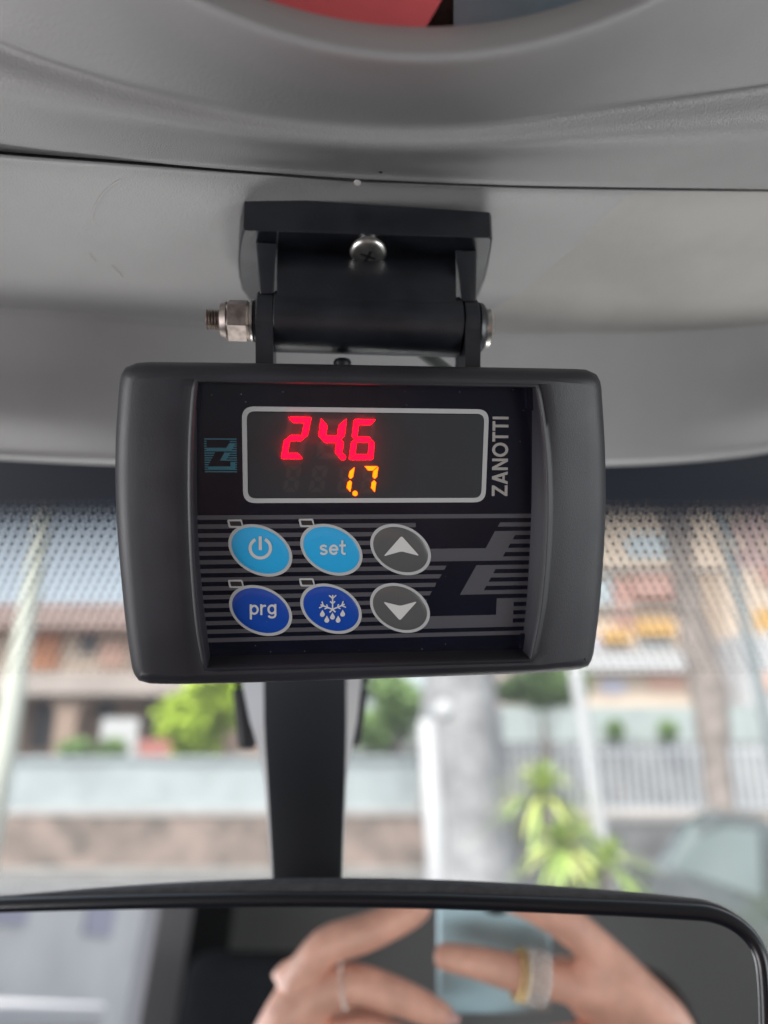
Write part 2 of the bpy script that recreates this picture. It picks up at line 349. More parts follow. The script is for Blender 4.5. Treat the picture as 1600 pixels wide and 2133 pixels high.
for r in range(4):
    for c in range(5): wpart('window', 1060 + c * 78, 1100 + c * 78, 960 + r * 45, 985 + r * 45, 44.9, 0.09, M['darkopen'], b)
b = empty('pink_building', (wx(1560, 40), 40, 0), 'tall pink rendered building at the right edge', 'building')
bm = bmesh.new(); box(bm, wx(1475, 40), wx(2200, 40), 40, 44.5, 0, W(0, 950, 40).z); from_bm('wall', bm, M['pinkr'], b)
for r in range(3):
    for c in range(4): wpart('window', 1500 + c * 90, 1545 + c * 90, 1000 + r * 60, 1030 + r * 60, 39.9, 0.09, M['cream'], b)
b = empty('pale_teal_hoarding', (wx(1320, 20), 20, 0), 'pale teal boundary wall below the cream apartment building', 'wall')
wpart('wall_body', 1048, 1900, 1472, 1545, 20, 0.3, M['teal'], b); wpart('plinth', 1048, 1900, 1545, 1680, 19.9, 0.5, M['rock'], b)
b = empty('notice_board', (wx(248, 18), 18, 0), 'blank white board on posts above the blue grey fence', 'sign')
wpart('board', 205, 290, 1496, 1574, 18, 0.05, M['white'], b)
for p in (212, 278): wpart('post', p, p + 6, 1574, 1700, 18.06, 0.06, M['greymetal'], b)

# foliage
def leaves(bm, c, rad, n, s, flat=0.7):
    for _ in range(n):
        d = V((random.gauss(0, 1), random.gauss(0, 1), random.gauss(0, 1))).normalized(); r = random.random() ** 0.4
        p = V((c[0] + d.x * rad[0] * r, c[1] + d.y * rad[1] * r, c[2] + d.z * rad[2] * r))
        a = V((random.gauss(0, 1), random.gauss(0, 1), random.gauss(0, 1) * flat)).normalized(); q = a.orthogonal().normalized(); sz = s * random.uniform(0.6, 1.3)
        bm.faces.new([bm.verts.new(p + a * sz), bm.verts.new(p + q * sz * 0.45), bm.verts.new(p - a * sz), bm.verts.new(p - q * sz * 0.45)])
def tree(name, px, py, Y, rx, rz, m, label, cat='tree', n=1800, s=0.14, trunk=0.12):
    c = W(px, py, Y); t = empty(name, (c.x, Y, 0), label, cat)
    bm = bmesh.new()
    for k in range(7):
        o = V((random.uniform(-.55, .55) * rx, random.uniform(-.5, .5) * rx, random.uniform(-.6, .6) * rz))
        leaves(bm, c + o, (rx * .55, rx * .5, rz * .5), n // 7, s)
    from_bm('crown', bm, m, t, normals=False)
    bm = bmesh.new(); tube(bm, [V((c.x, Y, 0)), V((c.x + .1, Y, c.z * .5)), c], [trunk, trunk * .8, trunk * .4]); 
    for k in range(4): tube(bm, [V((c.x + .1, Y, c.z * .55)), c + V((random.uniform(-.6, .6) * rx, random.uniform(-.4, .4), random.uniform(0, .6) * rz))], [trunk * .4, trunk * .15], 6)
    from_bm('trunk', bm, M['palmbark'], t); return t
tree('lime_tree', 435, 1500, 17.2, 1.05, 1.05, M['lime'], 'bright lime green leafy tree left of the mirror arm', n=2600)
tree('garden_tree', 820, 1480, 18.5, 0.95, 0.95, M['green'], 'mid green tree between the mirror arm and the grey trunk', n=2200)
tree('street_tree', 1120, 1425, 13.0, 0.75, 0.42, M['green'], 'dark green branchy tree between grey trunk and white leaning post', n=1800, s=.11, trunk=.05)
for px, w_ in ((160, .42), (235, .3), (1282, .22), (1392, .22)):
    Yq = 17.0 if px < 300 else 19.5; c = W(px, 1562 if px < 300 else 1520, Yq)
    t = empty('shrub', (c.x, Yq, 0), {160: 'green shrub above the fence, between pole and board', 235: 'low green shrub right below the white board',
              1282: 'small shrub in front of the teal wall, nearer the leaning post', 1392: 'small shrub in front of the teal wall beside the palm trunk'}[px], 'shrub', 'shrubs along the boundary')
    bm = bmesh.new(); leaves(bm, c, (w_, .4, .26), 500, .07); from_bm('foliage', bm, M['green'], t, normals=False)
    bm = bmesh.new(); tube(bm, [V((c.x, Yq, 0)), c], [.03, .015], 6); from_bm('stem', bm, M['palmbark'], t)

# thick grey trunk
t = empty('grey_tree', (wx(968, 11.5), 11.5, 0), 'tree with thick mottled grey trunk right of the white post', 'tree')
bm = bmesh.new(); pts = []; rs = []
for k in range(15):
    z = k * 0.5; pts.append(V((wx(962, 11.5) + 0.05 * math.sin(k * .9), 11.5, z))); rs.append(0.60 - 0.008 * k + 0.04 * math.sin(k * 1.7) + (0.25 if k == 0 else 0))
tube(bm, pts, rs, 20); from_bm('trunk', bm, M['bark'], t, True)
bm = bmesh.new()
for k in range(9): leaves(bm, pts[-1] + V((random.uniform(-2.2, 2.2), random.uniform(-1.5, 1.5), random.uniform(-.2, 1.6))), (1.1, 1, .7), 160, .2)
from_bm('crown', bm, M['green'], t, normals=False)
# palm trunk
t = empty('palm_tree', (wx(1495, 10), 10, 0), 'tall palm with leaning rough pinkish trunk near the right edge', 'palm')
pp = [W(1505, 1830, 10), W(1500, 1700, 10), W(1488, 1560, 10), W(1475, 1430, 10), W(1440, 1280, 10), W(1412, 1120, 10), W(1395, 960, 10), W(1385, 800, 10)]
pp = crom(pp, 30); bm = bmesh.new(); tube(bm, pp, [0.20 + 0.05 * math.sin(i * 2.2) * .4 + 0.035 * math.cos(i * .5) for i in range(30)], 14)
from_bm('trunk', bm, M['palmbark'], t, True)
bm = bmesh.new(); top = pp[-1]
for k in range(16):
    an = k / 16 * 2 * math.pi; dirv = V((math.cos(an), math.sin(an), 0)); prev = None
    for j in range(9):
        s = j / 8; c = top + dirv * 1.9 * s + V((0, 0, 0.7 * s - 1.5 * s * s))
        for sg in (-1, 1):
            q = V((-dirv.y, dirv.x, 0)) * sg; L = 0.45 * math.sin(math.pi * (0.15 + .8 * s))
            bm.faces.new([bm.verts.new(c), bm.verts.new(c + dirv * .12), bm.verts.new(c + q * L + dirv * .3 - V((0, 0, L * .5)))])
from_bm('crown', bm, M['green'], t, normals=False)

# poles and posts
t = empty('cream_pole', (wx(20, 8), 8, 0), 'thick cream pole at the left edge', 'pole')
p = [W(8, 1560, 8.0), W(62, 1250, 8.0), W(100, 1030, 8.0)]; base = p[0] + (p[0] - p[1]) * (p[0].z / (p[1].z - p[0].z))
bm = bmesh.new(); tube(bm, [base, p[0], p[1], p[2], p[2] + (p[2] - p[1])], [.13, .12, .095, .085, .08], 16); from_bm('shaft', bm, M['creampole'], t, True)
bm = bmesh.new(); lathe(bm, base, V((0, 0, 1)), [(0, .2), (.1, .2), (.22, .13)], 16); from_bm('foot_collar', bm, M['creampole'], t)
t = empty('white_post', (wx(905, 7.0), 7.0, 0), 'white round post with a pale globe standing before the grey trunk', 'post')
bm = bmesh.new(); pa, pb = W(912, 1840, 7.0), W(888, 1500, 7.0); d = (pb - pa); base = pa - d * (pa.z / d.z)
tube(bm, [base, pa, pb], [.09, .085, .072], 16); from_bm('shaft', bm, M['white'], t, True)
bm = bmesh.new(); c = W(925, 1480, 7.0); lathe(bm, c - V((0, 0, .1)), V((0, 0, 1)), [(0, .03), (.03, .07), (.09, .09), (.15, .07), (.19, .03)], 20); from_bm('globe', bm, M['white'], t, True)
bm = bmesh.new(); tube(bm, [pb, pb + V((0.02, 0, .08)), c], [.015, .015, .015], 8); from_bm('arm', bm, M['greymetal'], t)
t = empty('leaning_white_post', (wx(1245, 9), 9, 0), 'thin white post leaning left behind the yucca', 'post')
bm = bmesh.new(); pa, pb = W(1252, 1740, 9.0), W(1200, 1410, 9.0); d = pb - pa; tube(bm, [pa - d * (pa.z / d.z), pa, pb, pb + d * .1], [.085, .08, .075, .07], 14); from_bm('shaft', bm, M['white'], t, True)
bm = bmesh.new(); lathe(bm, pb + d * .1, V((0, 0, 1)), [(0, .09), (.05, .1), (.08, .02)], 12); from_bm('cap', bm, M['white'], t)
t = empty('grey_lamp_pole', (wx(1590, 9), 9, 0), 'slim grey pole leaning beside the palm trunk at the right', 'pole')
bm = bmesh.new(); pa, pb = W(1592, 1480, 9.0), W(1495, 1040, 9.0); d = pb - pa; tube(bm, [pa - d * (pa.z / d.z), pa, pb, pb + d * .2], [.085, .075, .06, .055], 14); from_bm('shaft', bm, M['greymetal'], t, True)
bm = bmesh.new(); lathe(bm, pa - d * (pa.z / d.z), V((0, 0, 1)), [(0, .15), (.3, .14), (.34, .09)], 12); from_bm('foot_collar', bm, M['greymetal'], t)

# yucca
def yucca(px, pyb, heads, Y, label):
    base = W(px, pyb, Y); base.z = 0
    t = empty('yucca', (base.x, Y, 0), label, 'plant', 'yucca plants by the wall')
    for (hx, hy, L, n) in heads:
        c = W(hx, hy, Y); bm = bmesh.new(); by = bmesh.new()
        for k in range(n):
            an = random.uniform(0, 2 * math.pi); el = random.uniform(-0.35, 1.45); b_ = bm if random.random() < .6 else by
            d = V((math.cos(an) * math.cos(el), math.sin(an) * math.cos(el), math.sin(el))); q = d.cross(V((0, 0, 1))).normalized(); pts = []
            LL = L * random.uniform(.7, 1.15)
            for j in range(5):
                s = j / 4; pts.append((c + d * LL * s - V((0, 0, LL * .50 * s * s)), (0.020 * math.sin(math.pi * (.12 + .82 * s)) + .003)))
            for (p0, w0), (p1, w1) in zip(pts, pts[1:]): b_.faces.new([b_.verts.new(p0 - q * w0), b_.verts.new(p0 + q * w0), b_.verts.new(p1 + q * w1), b_.verts.new(p1 - q * w1)])
        from_bm('leaf_head', bm, M['yucca'], t, normals=False); o = from_bm('leaf_head', by, M['yuccay'], t, normals=False); o['label'] = 'yellowish leaves'
        bm = bmesh.new(); tube(bm, [base, (base + c) / 2 + V((.03, 0, 0)), c], [.06, .05, .045], 8); from_bm('stem', bm, M['palmbark'], t)
yucca(1140, 1950, [(1130, 1655, .62, 100)], 7.6, 'tall spiky green yucca beside the grey trunk')
yucca(1195, 1950, [(1170, 1765, .52, 85), (1265, 1805, .50, 75)], 7.1, 'lower yellow green yucca in front of the leaning white post')

# parked car at the right
car = empty('parked_car', (3.45, 5.4, 0), 'dark car with pale green window glass parked at the right edge', 'car')
M['carpaint'] = mat("car_paint", (0.12, 0.145, 0.15), 0.25, 0.3, coat=0.8); M['carglass'] = mat("car_glass", (0.22, 0.28, 0.28), 0.08, coat=0.5); M['tyre'] = mat("tyre_rubber", (0.02, 0.02, 0.02), 0.9); M['lampred'] = mat("tail_lamp", (0.35, 0.02, 0.02), 0.25)
cx, cy = 3.45, 5.4
prof = [(0.0, .35, .62, .80, .72), (.05, .30, .90, .84, .78), (.55, .28, .98, .87, .80), (1.2, .26, 1.0, .88, .82), (2.6, .26, 1.0, .88, .82), (3.5, .28, .95, .87, .8), (4.0, .3, .82, .82, .75), (4.1, .4, .7, .74, .7)]
bm = bmesh.new(); rings = []
for (y, z0_, z1_, w0_, w1_) in prof:
    ring = [(-w0_ * .93, z0_), (-w0_, z0_ + .18), (-w0_, (z0_ + z1_) / 2 + .05), (-w1_, z1_ - .03), (-w1_ * .8, z1_), (w1_ * .8, z1_), (w1_, z1_ - .03), (w0_, (z0_ + z1_) / 2 + .05), (w0_, z0_ + .18), (w0_ * .93, z0_)]
    rings.append([bm.verts.new((cx + x_, cy + y, z_)) for x_, z_ in ring])
for r0_, r1_ in zip(rings, rings[1:]):
    for i in range(10): bm.faces.new((r0_[i], r0_[(i + 1) % 10], r1_[(i + 1) % 10], r1_[i]))
bm.faces.new(rings[0]); bm.faces.new(rings[-1][::-1]); from_bm('body', bm, M['carpaint'], car, True, 35)
cab = [(.15, 1.0, .76), (.55, 1.50, .60), (1.1, 1.56, .60), (2.0, 1.55, .60), (2.5, 1.42, .60), (3.1, .97, .74)]
bm = bmesh.new(); rings = []
for (y, z_, w_) in cab: rings.append([bm.verts.new((cx + s_, cy + y, zz)) for s_, zz in ((-.80, .96), (-w_, z_ - .02), (-w_ * .8, z_ + .012), (w_ * .8, z_ + .012), (w_, z_ - .02), (.80, .96))])
for r0_, r1_ in zip(rings, rings[1:]):
    for i in range(5): bm.faces.new((r0_[i], r0_[i + 1], r1_[i + 1], r1_[i]))
from_bm('roof', bm, M['carpaint'], car, True, 40)
mesh('rear_window', [(cx - .62, cy + .165, 1.06), (cx + .62, cy + .165, 1.06), (cx + .50, cy + .48, 1.46), (cx - .50, cy + .48, 1.46)], [(0, 1, 2, 3)], M['carglass'], car)
mesh('side_window', [(cx - .787, cy + .6, 1.03), (cx - .787, cy + 2.5, 1.03), (cx - .635, cy + 2.2, 1.42), (cx - .63, cy + .85, 1.46)], [(0, 1, 2, 3)], M['carglass'], car)
for sx in (-1, 1):
    bm = bmesh.new(); box(bm, cx + sx * .70 - .09, cx + sx * .70 + .09, cy - .03, cy + .06, .68, .86, .02); from_bm('tail_lamp', bm, M['lampred'], car)
    for wy in (.75, 3.3):
        bm = bmesh.new(); lathe(bm, V((cx + sx * .72, cy + wy, .32)), V((sx, 0, 0)), [(0, .30), (.02, .32), (.17, .32), (.19, .29)], 24); wv = from_bm('wheel', bm, M['tyre'], car)
        bm = bmesh.new(); lathe(bm, V((cx + sx * .905, cy + wy, .32)), V((sx, 0, 0)), [(0, .2), (.012, .19), (.02, .05)], 18); from_bm('rim', bm, M['greymetal'], wv)

# pale van parked beside, seen only in the mirror, and a wall further off
van = empty('white_van', (-6.6, -6, 0), 'white van parked outside the left door, seen in the mirror', 'van')
bm = bmesh.new(); box(bm, -7.6, -5.7, -8.4, -3.4, .35, 1.45, .08); from_bm('body', bm, M['white'], van, True, 40)
bm = bmesh.new(); box(bm, -7.5, -5.8, -8.3, -4.2, 1.454, 1.70, .05); from_bm('roof', bm, M['white'], van, True, 40)
for wy in (-7.4, -4.3):
    bm = bmesh.new(); lathe(bm, V((-5.85, wy, .34)), V((1, 0, 0)), [(0, .33), (.02, .34), (.17, .34), (.19, .3)], 20); from_bm('wheel', bm, M['tyre'], van)

M['palewall'] = mat("pale_plaster", (0.80, 0.80, 0.80), 0.8, var=0.08, vscale=0.5)
t = empty('pale_building', (-17, -15, 0), 'pale plastered building seen through the left door window in the mirror', 'building')
bm = bmesh.new(); box(bm, -24, -16, -34, -4, 0, 9); from_bm('wall', bm, M['palewall'], t)
for k in range(7):
    bm = bmesh.new(); box(bm, -15.98, -15.93, -31 + k * 4, -29.6 + k * 4, 3.2, 4.8); from_bm('window', bm, M['lav'], t)

# ================================================================== VAN CABIN
# windscreen: header line -> cowl line
YAW = 0.06
HD = V((0, 0.372, 2.032)); GD = V((0, 0.63, -0.735)).normalized(); GN = V((0, GD.z, -GD.y)) * -1
GN = V((1, 0, 0)).cross(GD).normalized()
if GN.dot(CAM - HD) < 0: GN = -GN
gl = bpy.data.materials.new("windscreen_glass"); gl.use_nodes = True; nt = gl.node_tree; nt.nodes.clear()
o_ = nt.nodes.new("ShaderNodeOutputMaterial"); mx = nt.nodes.new("ShaderNodeMixShader"); tr = nt.nodes.new("ShaderNodeBsdfTransparent"); gy = nt.nodes.new("ShaderNodeBsdfGlossy")
tr.inputs[0].default_value = (0.93, 0.965, 0.95, 1); gy.inputs["Roughness"].default_value = 0.02; fr = nt.nodes.new("ShaderNodeValue"); fr.outputs[0].default_value = 0.035
nt.links.new(fr.outputs[0], mx.inputs[0]); nt.links.new(tr.outputs[0], mx.inputs[1]); nt.links.new(gy.outputs[0], mx.inputs[2]); tl = nt.nodes.new("ShaderNodeBsdfTranslucent"); tl.inputs[0].default_value = (0.9, 0.92, 0.95, 1); m2 = nt.nodes.new("ShaderNodeMixShader"); m2.inputs[0].default_value = 0.065
nt.links.new(mx.outputs[0], m2.inputs[1]); nt.links.new(tl.outputs[0], m2.inputs[2]); nt.links.new(m2.outputs[0], o_.inputs[0])
ws = empty('windscreen', HD, 'large windscreen with black dotted band along its top edge', 'windscreen')
bm = bmesh.new(); WX = 0.80; rows = []
for j in range(9):
    s = j / 8 * 0.95
    rows.append([bm.verts.new(HD + V((-WX + 2 * WX * i / 16, 0.0, 0)) + GD * s) for i in range(17)])
for a_, b_ in zip(rows, rows[1:]):
    for i in range(16): bm.faces.new((a_[i], a_[i + 1], b_[i + 1], b_[i]))
from_bm('glass', bm, gl, ws, True)
def gl_s(px, py):
    h_ = hit(px, py, HD, GN); return (h_ - HD).dot(GD)
s0, s1 = gl_s(800, 1030), gl_s(800, 1405)
fm = bpy.data.materials.new("frit_dots"); fm.use_nodes = True; nt = fm.node_tree; nt.nodes.clear()
def mth(op, a, b=None, c=None):
    n = nt.nodes.new("ShaderNodeMath"); n.operation = op
    for i, v in enumerate((a, b, c)):
        if v is None: continue
        if isinstance(v, (int, float)): n.inputs[i].default_value = v
        else: nt.links.new(v, n.inputs[i])
    return n.outputs[0]
o_ = nt.nodes.new("ShaderNodeOutputMaterial"); mx = nt.nodes.new("ShaderNodeMixShader"); tr = nt.nodes.new("ShaderNodeBsdfTransparent"); df = nt.nodes.new("ShaderNodeBsdfPrincipled")
df.inputs["Base Color"].default_value = (0.012, 0.016, 0.026, 1); df.inputs["Roughness"].default_value = 0.45
tc = nt.nodes.new("ShaderNodeTexCoord"); sp = nt.nodes.new("ShaderNodeSeparateXYZ"); nt.links.new(tc.outputs["Object"], sp.inputs[0])
PT = 0.0050
u = mth('DIVIDE', sp.outputs[0], PT); v = mth('DIVIDE', sp.outputs[1], PT * 1.732)
def cell(off):
    a = mth('SUBTRACT', mth('FRACT', mth('ADD', u, off)), .5); b = mth('MULTIPLY', mth('SUBTRACT', mth('FRACT', mth('ADD', v, off)), .5), 1.732)
    return mth('SQRT', mth('ADD', mth('MULTIPLY', a, a), mth('MULTIPLY', b, b)))
dist = mth('MINIMUM', cell(0.0), cell(0.5))
mr = nt.nodes.new("ShaderNodeMapRange"); nt.links.new(sp.outputs[1], mr.inputs[0])
mr.inputs[1].default_value = s0; mr.inputs[2].default_value = s1; mr.inputs[3].default_value = 0.0; mr.inputs[4].default_value = 1.0
rr = mth('ADD', mth('MULTIPLY', mth('POWER', mth('SUBTRACT', 1.0, mr.outputs[0]), 2.0), 0.39), 0.19)
cut = mth('LESS_THAN', sp.outputs[1], s1)
black = mth('MULTIPLY', mth('LESS_THAN', dist, rr), cut)
nt.links.new(black, mx.inputs[0]); nt.links.new(tr.outputs[0], mx.inputs[1]); nt.links.new(df.outputs[0], mx.inputs[2]); nt.links.new(mx.outputs[0], o_.inputs[0])
me = bpy.data.meshes.new('frit_band'); L = s1 + 0.002
me.from_pydata([(-WX, -0.055, 0), (WX, -0.055, 0), (WX, L, 0), (-WX, L, 0)], [], [(0, 1, 2, 3)])
fo = bpy.data.objects.new('frit_band', me); COL.objects.link(fo); me.materials.append(fm)
R3 = Matrix((V((1, 0, 0)), GD, V((1, 0, 0)).cross(GD))).transposed().to_4x4()
fo.parent = ws; fo.matrix_parent_inverse = Matrix.Translation(HD).inverted()
fo.matrix_basis = Matrix.Translation(HD + GN * 0.0015) @ R3

# cabin shell
def cbox(name, x0, x1, y0, y1, z0, z1, m, bev=0.0):
    bm = bmesh.new(); box(bm, x0, x1, y0, y1, z0, z1, bev); return tag(from_bm(name, bm, m), kind='structure')
cbox('roof_lining', -0.86, 0.86, -1.30, 0.36, 2.075, 2.11, M['headliner'])
cbox('rear_bulkhead', -0.86, 0.86, -1.34, -1.305, 0.5, 2.11, M['trimgrey'])
cbox('cabin_floor', -0.86, 0.86, -1.30, 1.1, 0.48, 0.52, M['trimdark'])
cbox('dashboard', -0.82, 0.82, 0.62, 1.10, 0.525, 1.28, M['trimdark'], 0.03)
for s, nm in ((-1, 'left'), (1, 'right')):
    xa, xb = sorted((s * 0.865, s * 0.90))
    cbox('door_panel', xa, xb, -0.98, 1.0, 0.5, 1.36, M['trimdark'])
    cbox('door_pillar', xa, xb, -1.12, -0.983, 0.5, 2.10, M['pillar'])
    cbox('rear_side_panel', xa, xb, -1.34, -1.123, 0.5, 2.10, M['trimdark'])
    bm = bmesh.new(); q0 = V((s * .88, .36, 2.08)); q1 = V((s * .88, 1.00, 1.31)); tube(bm, [q0, q1], .03, 8); tag(from_bm('windscreen_pillar', bm, M['trimgrey'], None, True), kind='structure')
    cbox('door_top_rail', xa, xb, -0.98, 0.42, 2.03, 2.10, M['trimgrey'])
def seat(x, label):
    t = empty('seat', (x, -0.75, 0.55), label, 'seat', 'front seats')
    bm = bmesh.new(); box(bm, x - .25, x + .25, -1.0, -0.80, 1.0, 1.62, .06); from_bm('backrest', bm, M['seat'], t, True, 50)
    bm = bmesh.new(); box(bm, x - .26, x + .26, -0.85, -0.28, .80, 1.0, .06); from_bm('cushion', bm, M['seat'], t, True, 50)
    bm = bmesh.new(); box(bm, x - .13, x + .13, -0.98, -0.86, 1.68, 1.90, .045); hr = from_bm('headrest', bm, M['seat'], t, True, 50)
    for q in (-.05, .05):
        bm = bmesh.new(); tube(bm, [V((x + q, -.92, 1.6)), V((x + q, -.92, 1.70))], .006, 8); from_bm('headrest_rod', bm, M['steel'], hr)
seat(-0.60, 'black fabric seat by the left door, seen in the mirror'); seat(0.50, 'black fabric seat by the right door, seen in the mirror')

# ------------------------------------------------------------------ overhead console
con = empty('overhead_console', P(800, 500, 0.25), 'grey textured plastic console above the windscreen, seamed across', 'console')
yaw = lambda px: 1 + 0.10 * (min(max(px, -900), 2500) - 760) / F
def dB(y): return 1.024 * 0.1635 / ((1066.5 - y) / F + 0.287)
def loft(name, rows, half, ncol, sub, parent, m):
    """rows: list of (y_of_px, d_of_px); every row spans x = -half..half metres"""
    grid = []
    for (fy, fd) in rows:
        r = []
        for i in range(ncol + 1):
            s = -1 + 2 * i / ncol; s = s * (0.35 + 0.65 * s * s); x = s * half
            d = fd(800); 
            for _ in range(4): px = 800 + x / d * F; d = fd(px)
            pc = max(-260, min(1860, px)); pt = P(px, fy(pc), d)
            r.append(pt)
        grid.append(r)
    cols = [crom([grid[j][i] for j in range(len(grid))], (len(grid) - 1) * sub + 1) for i in range(ncol + 1)]
    n = len(cols[0]); vs = [cols[i][j] for j in range(n) for i in range(ncol + 1)]
    fs = [(j * (ncol + 1) + i, j * (ncol + 1) + i + 1, (j + 1) * (ncol + 1) + i + 1, (j + 1) * (ncol + 1) + i) for j in range(n - 1) for i in range(ncol)]
    return mesh(name, vs, fs, m, parent, True)
yS = lambda x: interp([-300, 0, 300, 500, 740, 1000, 1200, 1600, 1900], [288, 318, 341, 358, 375.5, 387, 392, 397, 399], x)
yC = lambda x: interp([-300, 0, 160, 320, 560, 800, 1020, 1250, 1600, 1900], [-55, 88, 145, 190, 240, 262, 256, 226, 178, 120], x)
yR = lambda x: 128 - 5.2e-4 * (x - 885) ** 2 if abs(x - 885) < 1000 else 128 - 520
con_rows_A = [
    (lambda x: yR(x) - 60, lambda x: 0.190 * yaw(x)),
    (lambda x: yR(x) - 72, lambda x: 0.163 * yaw(x)),
    (lambda x: yR(x) - 64, lambda x: 0.156 * yaw(x)),
    (lambda x: yR(x) - 34, lambda x: 0.1500 * yaw(x)),
    (lambda x: yR(x) - 4, lambda x: 0.1475 * yaw(x)),
    (lambda x: yR(x) * .72 + yC(x) * .28, lambda x: 0.157 * yaw(x)),
    (lambda x: yR(x) * .3 + yC(x) * .7, lambda x: 0.174 * yaw(x)),
    (lambda x: yC(x) - 12, lambda x: 0.184 * yaw(x)),
    (lambda x: yC(x) + 6, lambda x: 0.188 * yaw(x)),
    (lambda x: yC(x) * .55 + yS(x) * .45, lambda x: 0.1925 * yaw(x)),
    (lambda x: yS(x) - 22, lambda x: 0.2205 * yaw(x)),
    (lambda x: yS(x) - 6, lambda x: 0.2262 * yaw(x)),
    (lambda x: yS(x) - 3.5, lambda x: 0.2280 * yaw(x)),
    (lambda x: yS(x) - 10, lambda x: 0.2330 * yaw(x)),
]
loft('upper_panel', con_rows_A, 0.46, 150, 5, con, M['console'])
yK = lambda x: interp([-300, 0, 300, 600, 1000, 1300, 1500, 1600, 1900], [628, 648, 670, 688, 697, 684, 664, 650, 600], x)
yL = lambda x: interp([-300, 0, 240, 700, 1250, 1450, 1600, 1900], [944, 960, 971, 979, 973, 963, 944, 880], x)
con_rows_B = [
    (lambda x: yS(x) - 6, lambda x: 0.2360 * yaw(x)),
    (lambda x: yS(x) + 3.0, lambda x: 0.2318 * yaw(x)),
    (lambda x: yS(x) + 6, lambda x: dB(yS(x) + 6) * .997 * yaw(x)),
    (lambda x: yS(x) + 40, lambda x: dB(yS(x) + 40) * yaw(x)),
    (lambda x: yS(x) * .6 + yK(x) * .4, lambda x: dB(yS(x) * .6 + yK(x) * .4) * yaw(x)),
    (lambda x: yS(x) * .25 + yK(x) * .75, lambda x: dB(yS(x) * .25 + yK(x) * .75) * yaw(x)),
    (lambda x: yK(x) - 14, lambda x: dB(yK(x) - 14) * yaw(x)),
    (lambda x: yK(x) + 10, lambda x: (dB(yK(x) - 14) + 0.0025) * yaw(x)),
    (lambda x: yK(x) * .7 + yL(x) * .3, lambda x: (dB(yK(x) - 14) + 0.0045) * yaw(x)),
    (lambda x: yK(x) * .35 + yL(x) * .65, lambda x: (dB(yK(x) - 14) + 0.0060) * yaw(x)),
    (lambda x: yL(x) - 26, lambda x: 0.3225 * yaw(x)),
    (lambda x: yL(x) - 12, lambda x: 0.3240 * yaw(x)),
    (lambda x: yL(x) - 3, lambda x: 0.330 * yaw(x)),
    (lambda x: yL(x) - 1, lambda x: 0.344 * yaw(x)),
    (lambda x: yL(x) - 6, lambda x: 0.380 * yaw(x)),
]
loft('lower_panel', con_rows_B, 0.80, 150, 5, con, M['console'])
# marks on the console: a chip on the seam, hair-fine scratches, a few specks
M['chip'] = mat("bare_plastic_chip", (0.48, 0.45, 0.43), 0.5)
bm = bmesh.new(); c = P(745, 380, 0.2298); lathe(bm, c, UP * -.9 - FW * .45, [(0, .0011), (.0003, .0010), (.0004, .0005)], 12); from_bm('seam_chip', bm, M['chip'], con)
def surfpt(px, py): return P(px, py, dB(py) * yaw(px) - 0.0003)
for pl in (((252, 374), (225, 392), (203, 420), (192, 448), (193, 465)), ((186, 528), (200, 545)), ((232, 552), (246, 566), (256, 580))):
    bm = bmesh.new(); tube(bm, crom([surfpt(*q) for q in pl], 14), .00008, 5); from_bm('scratch', bm, M['chip'], con)
bm = bmesh.new(); tube(bm, [surfpt(1562, 528), surfpt(1572, 520), surfpt(1584, 517)], .00022, 5); from_bm('dark_mark', bm, M['gap'], con)
bm = bmesh.new(); c = P(793, 358, 0.2215); lathe(bm, c, UP * -.9 - FW * .45, [(0, .0006), (.0003, .0003)], 10); from_bm('dark_mark', bm, M['gap'], con)

# pocket contents at the top of the frame
def slab_px(name, pts, d0, d1, m, label, cat):
    bm = bmesh.new(); a_ = [bm.verts.new(P(x, y, d0)) for x, y in pts]; b_ = [bm.verts.new(P(x, y, d1)) for x, y in pts]
    bm.faces.new(a_); bm.faces.new(b_[::-1])
    for i in range(len(pts)): bm.faces.new((a_[i], a_[(i + 1) % len(pts)], b_[(i + 1) % len(pts)], b_[i]))
    bmesh.ops.recalc_face_normals(bm, faces=bm.faces)
    o = from_bm(name, bm, m, None, True, 40); return tag(o, label, cat)
slab_px('red_folder', [(300, -500), (300, -60), (560, -40), (560, 120), (868, 120), (885, 60), (920, 0), (990, -120), (990, -500)], 0.168, 0.178, M['redfab'], 'red cover in the round pocket above the controller', 'folder')
slab_px('blue_grey_folder', [(945, -500), (945, 120), (1210, 120), (1210, -40), (1500, -60), (1500, -500)], 0.1815, 0.189, M['bluefab'], 'blue grey cover behind the red one in the round pocket', 'folder')
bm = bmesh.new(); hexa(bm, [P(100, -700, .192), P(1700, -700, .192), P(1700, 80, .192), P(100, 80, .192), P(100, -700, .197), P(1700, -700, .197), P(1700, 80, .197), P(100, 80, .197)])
from_bm('pocket_back', bm, M['gap'], con)

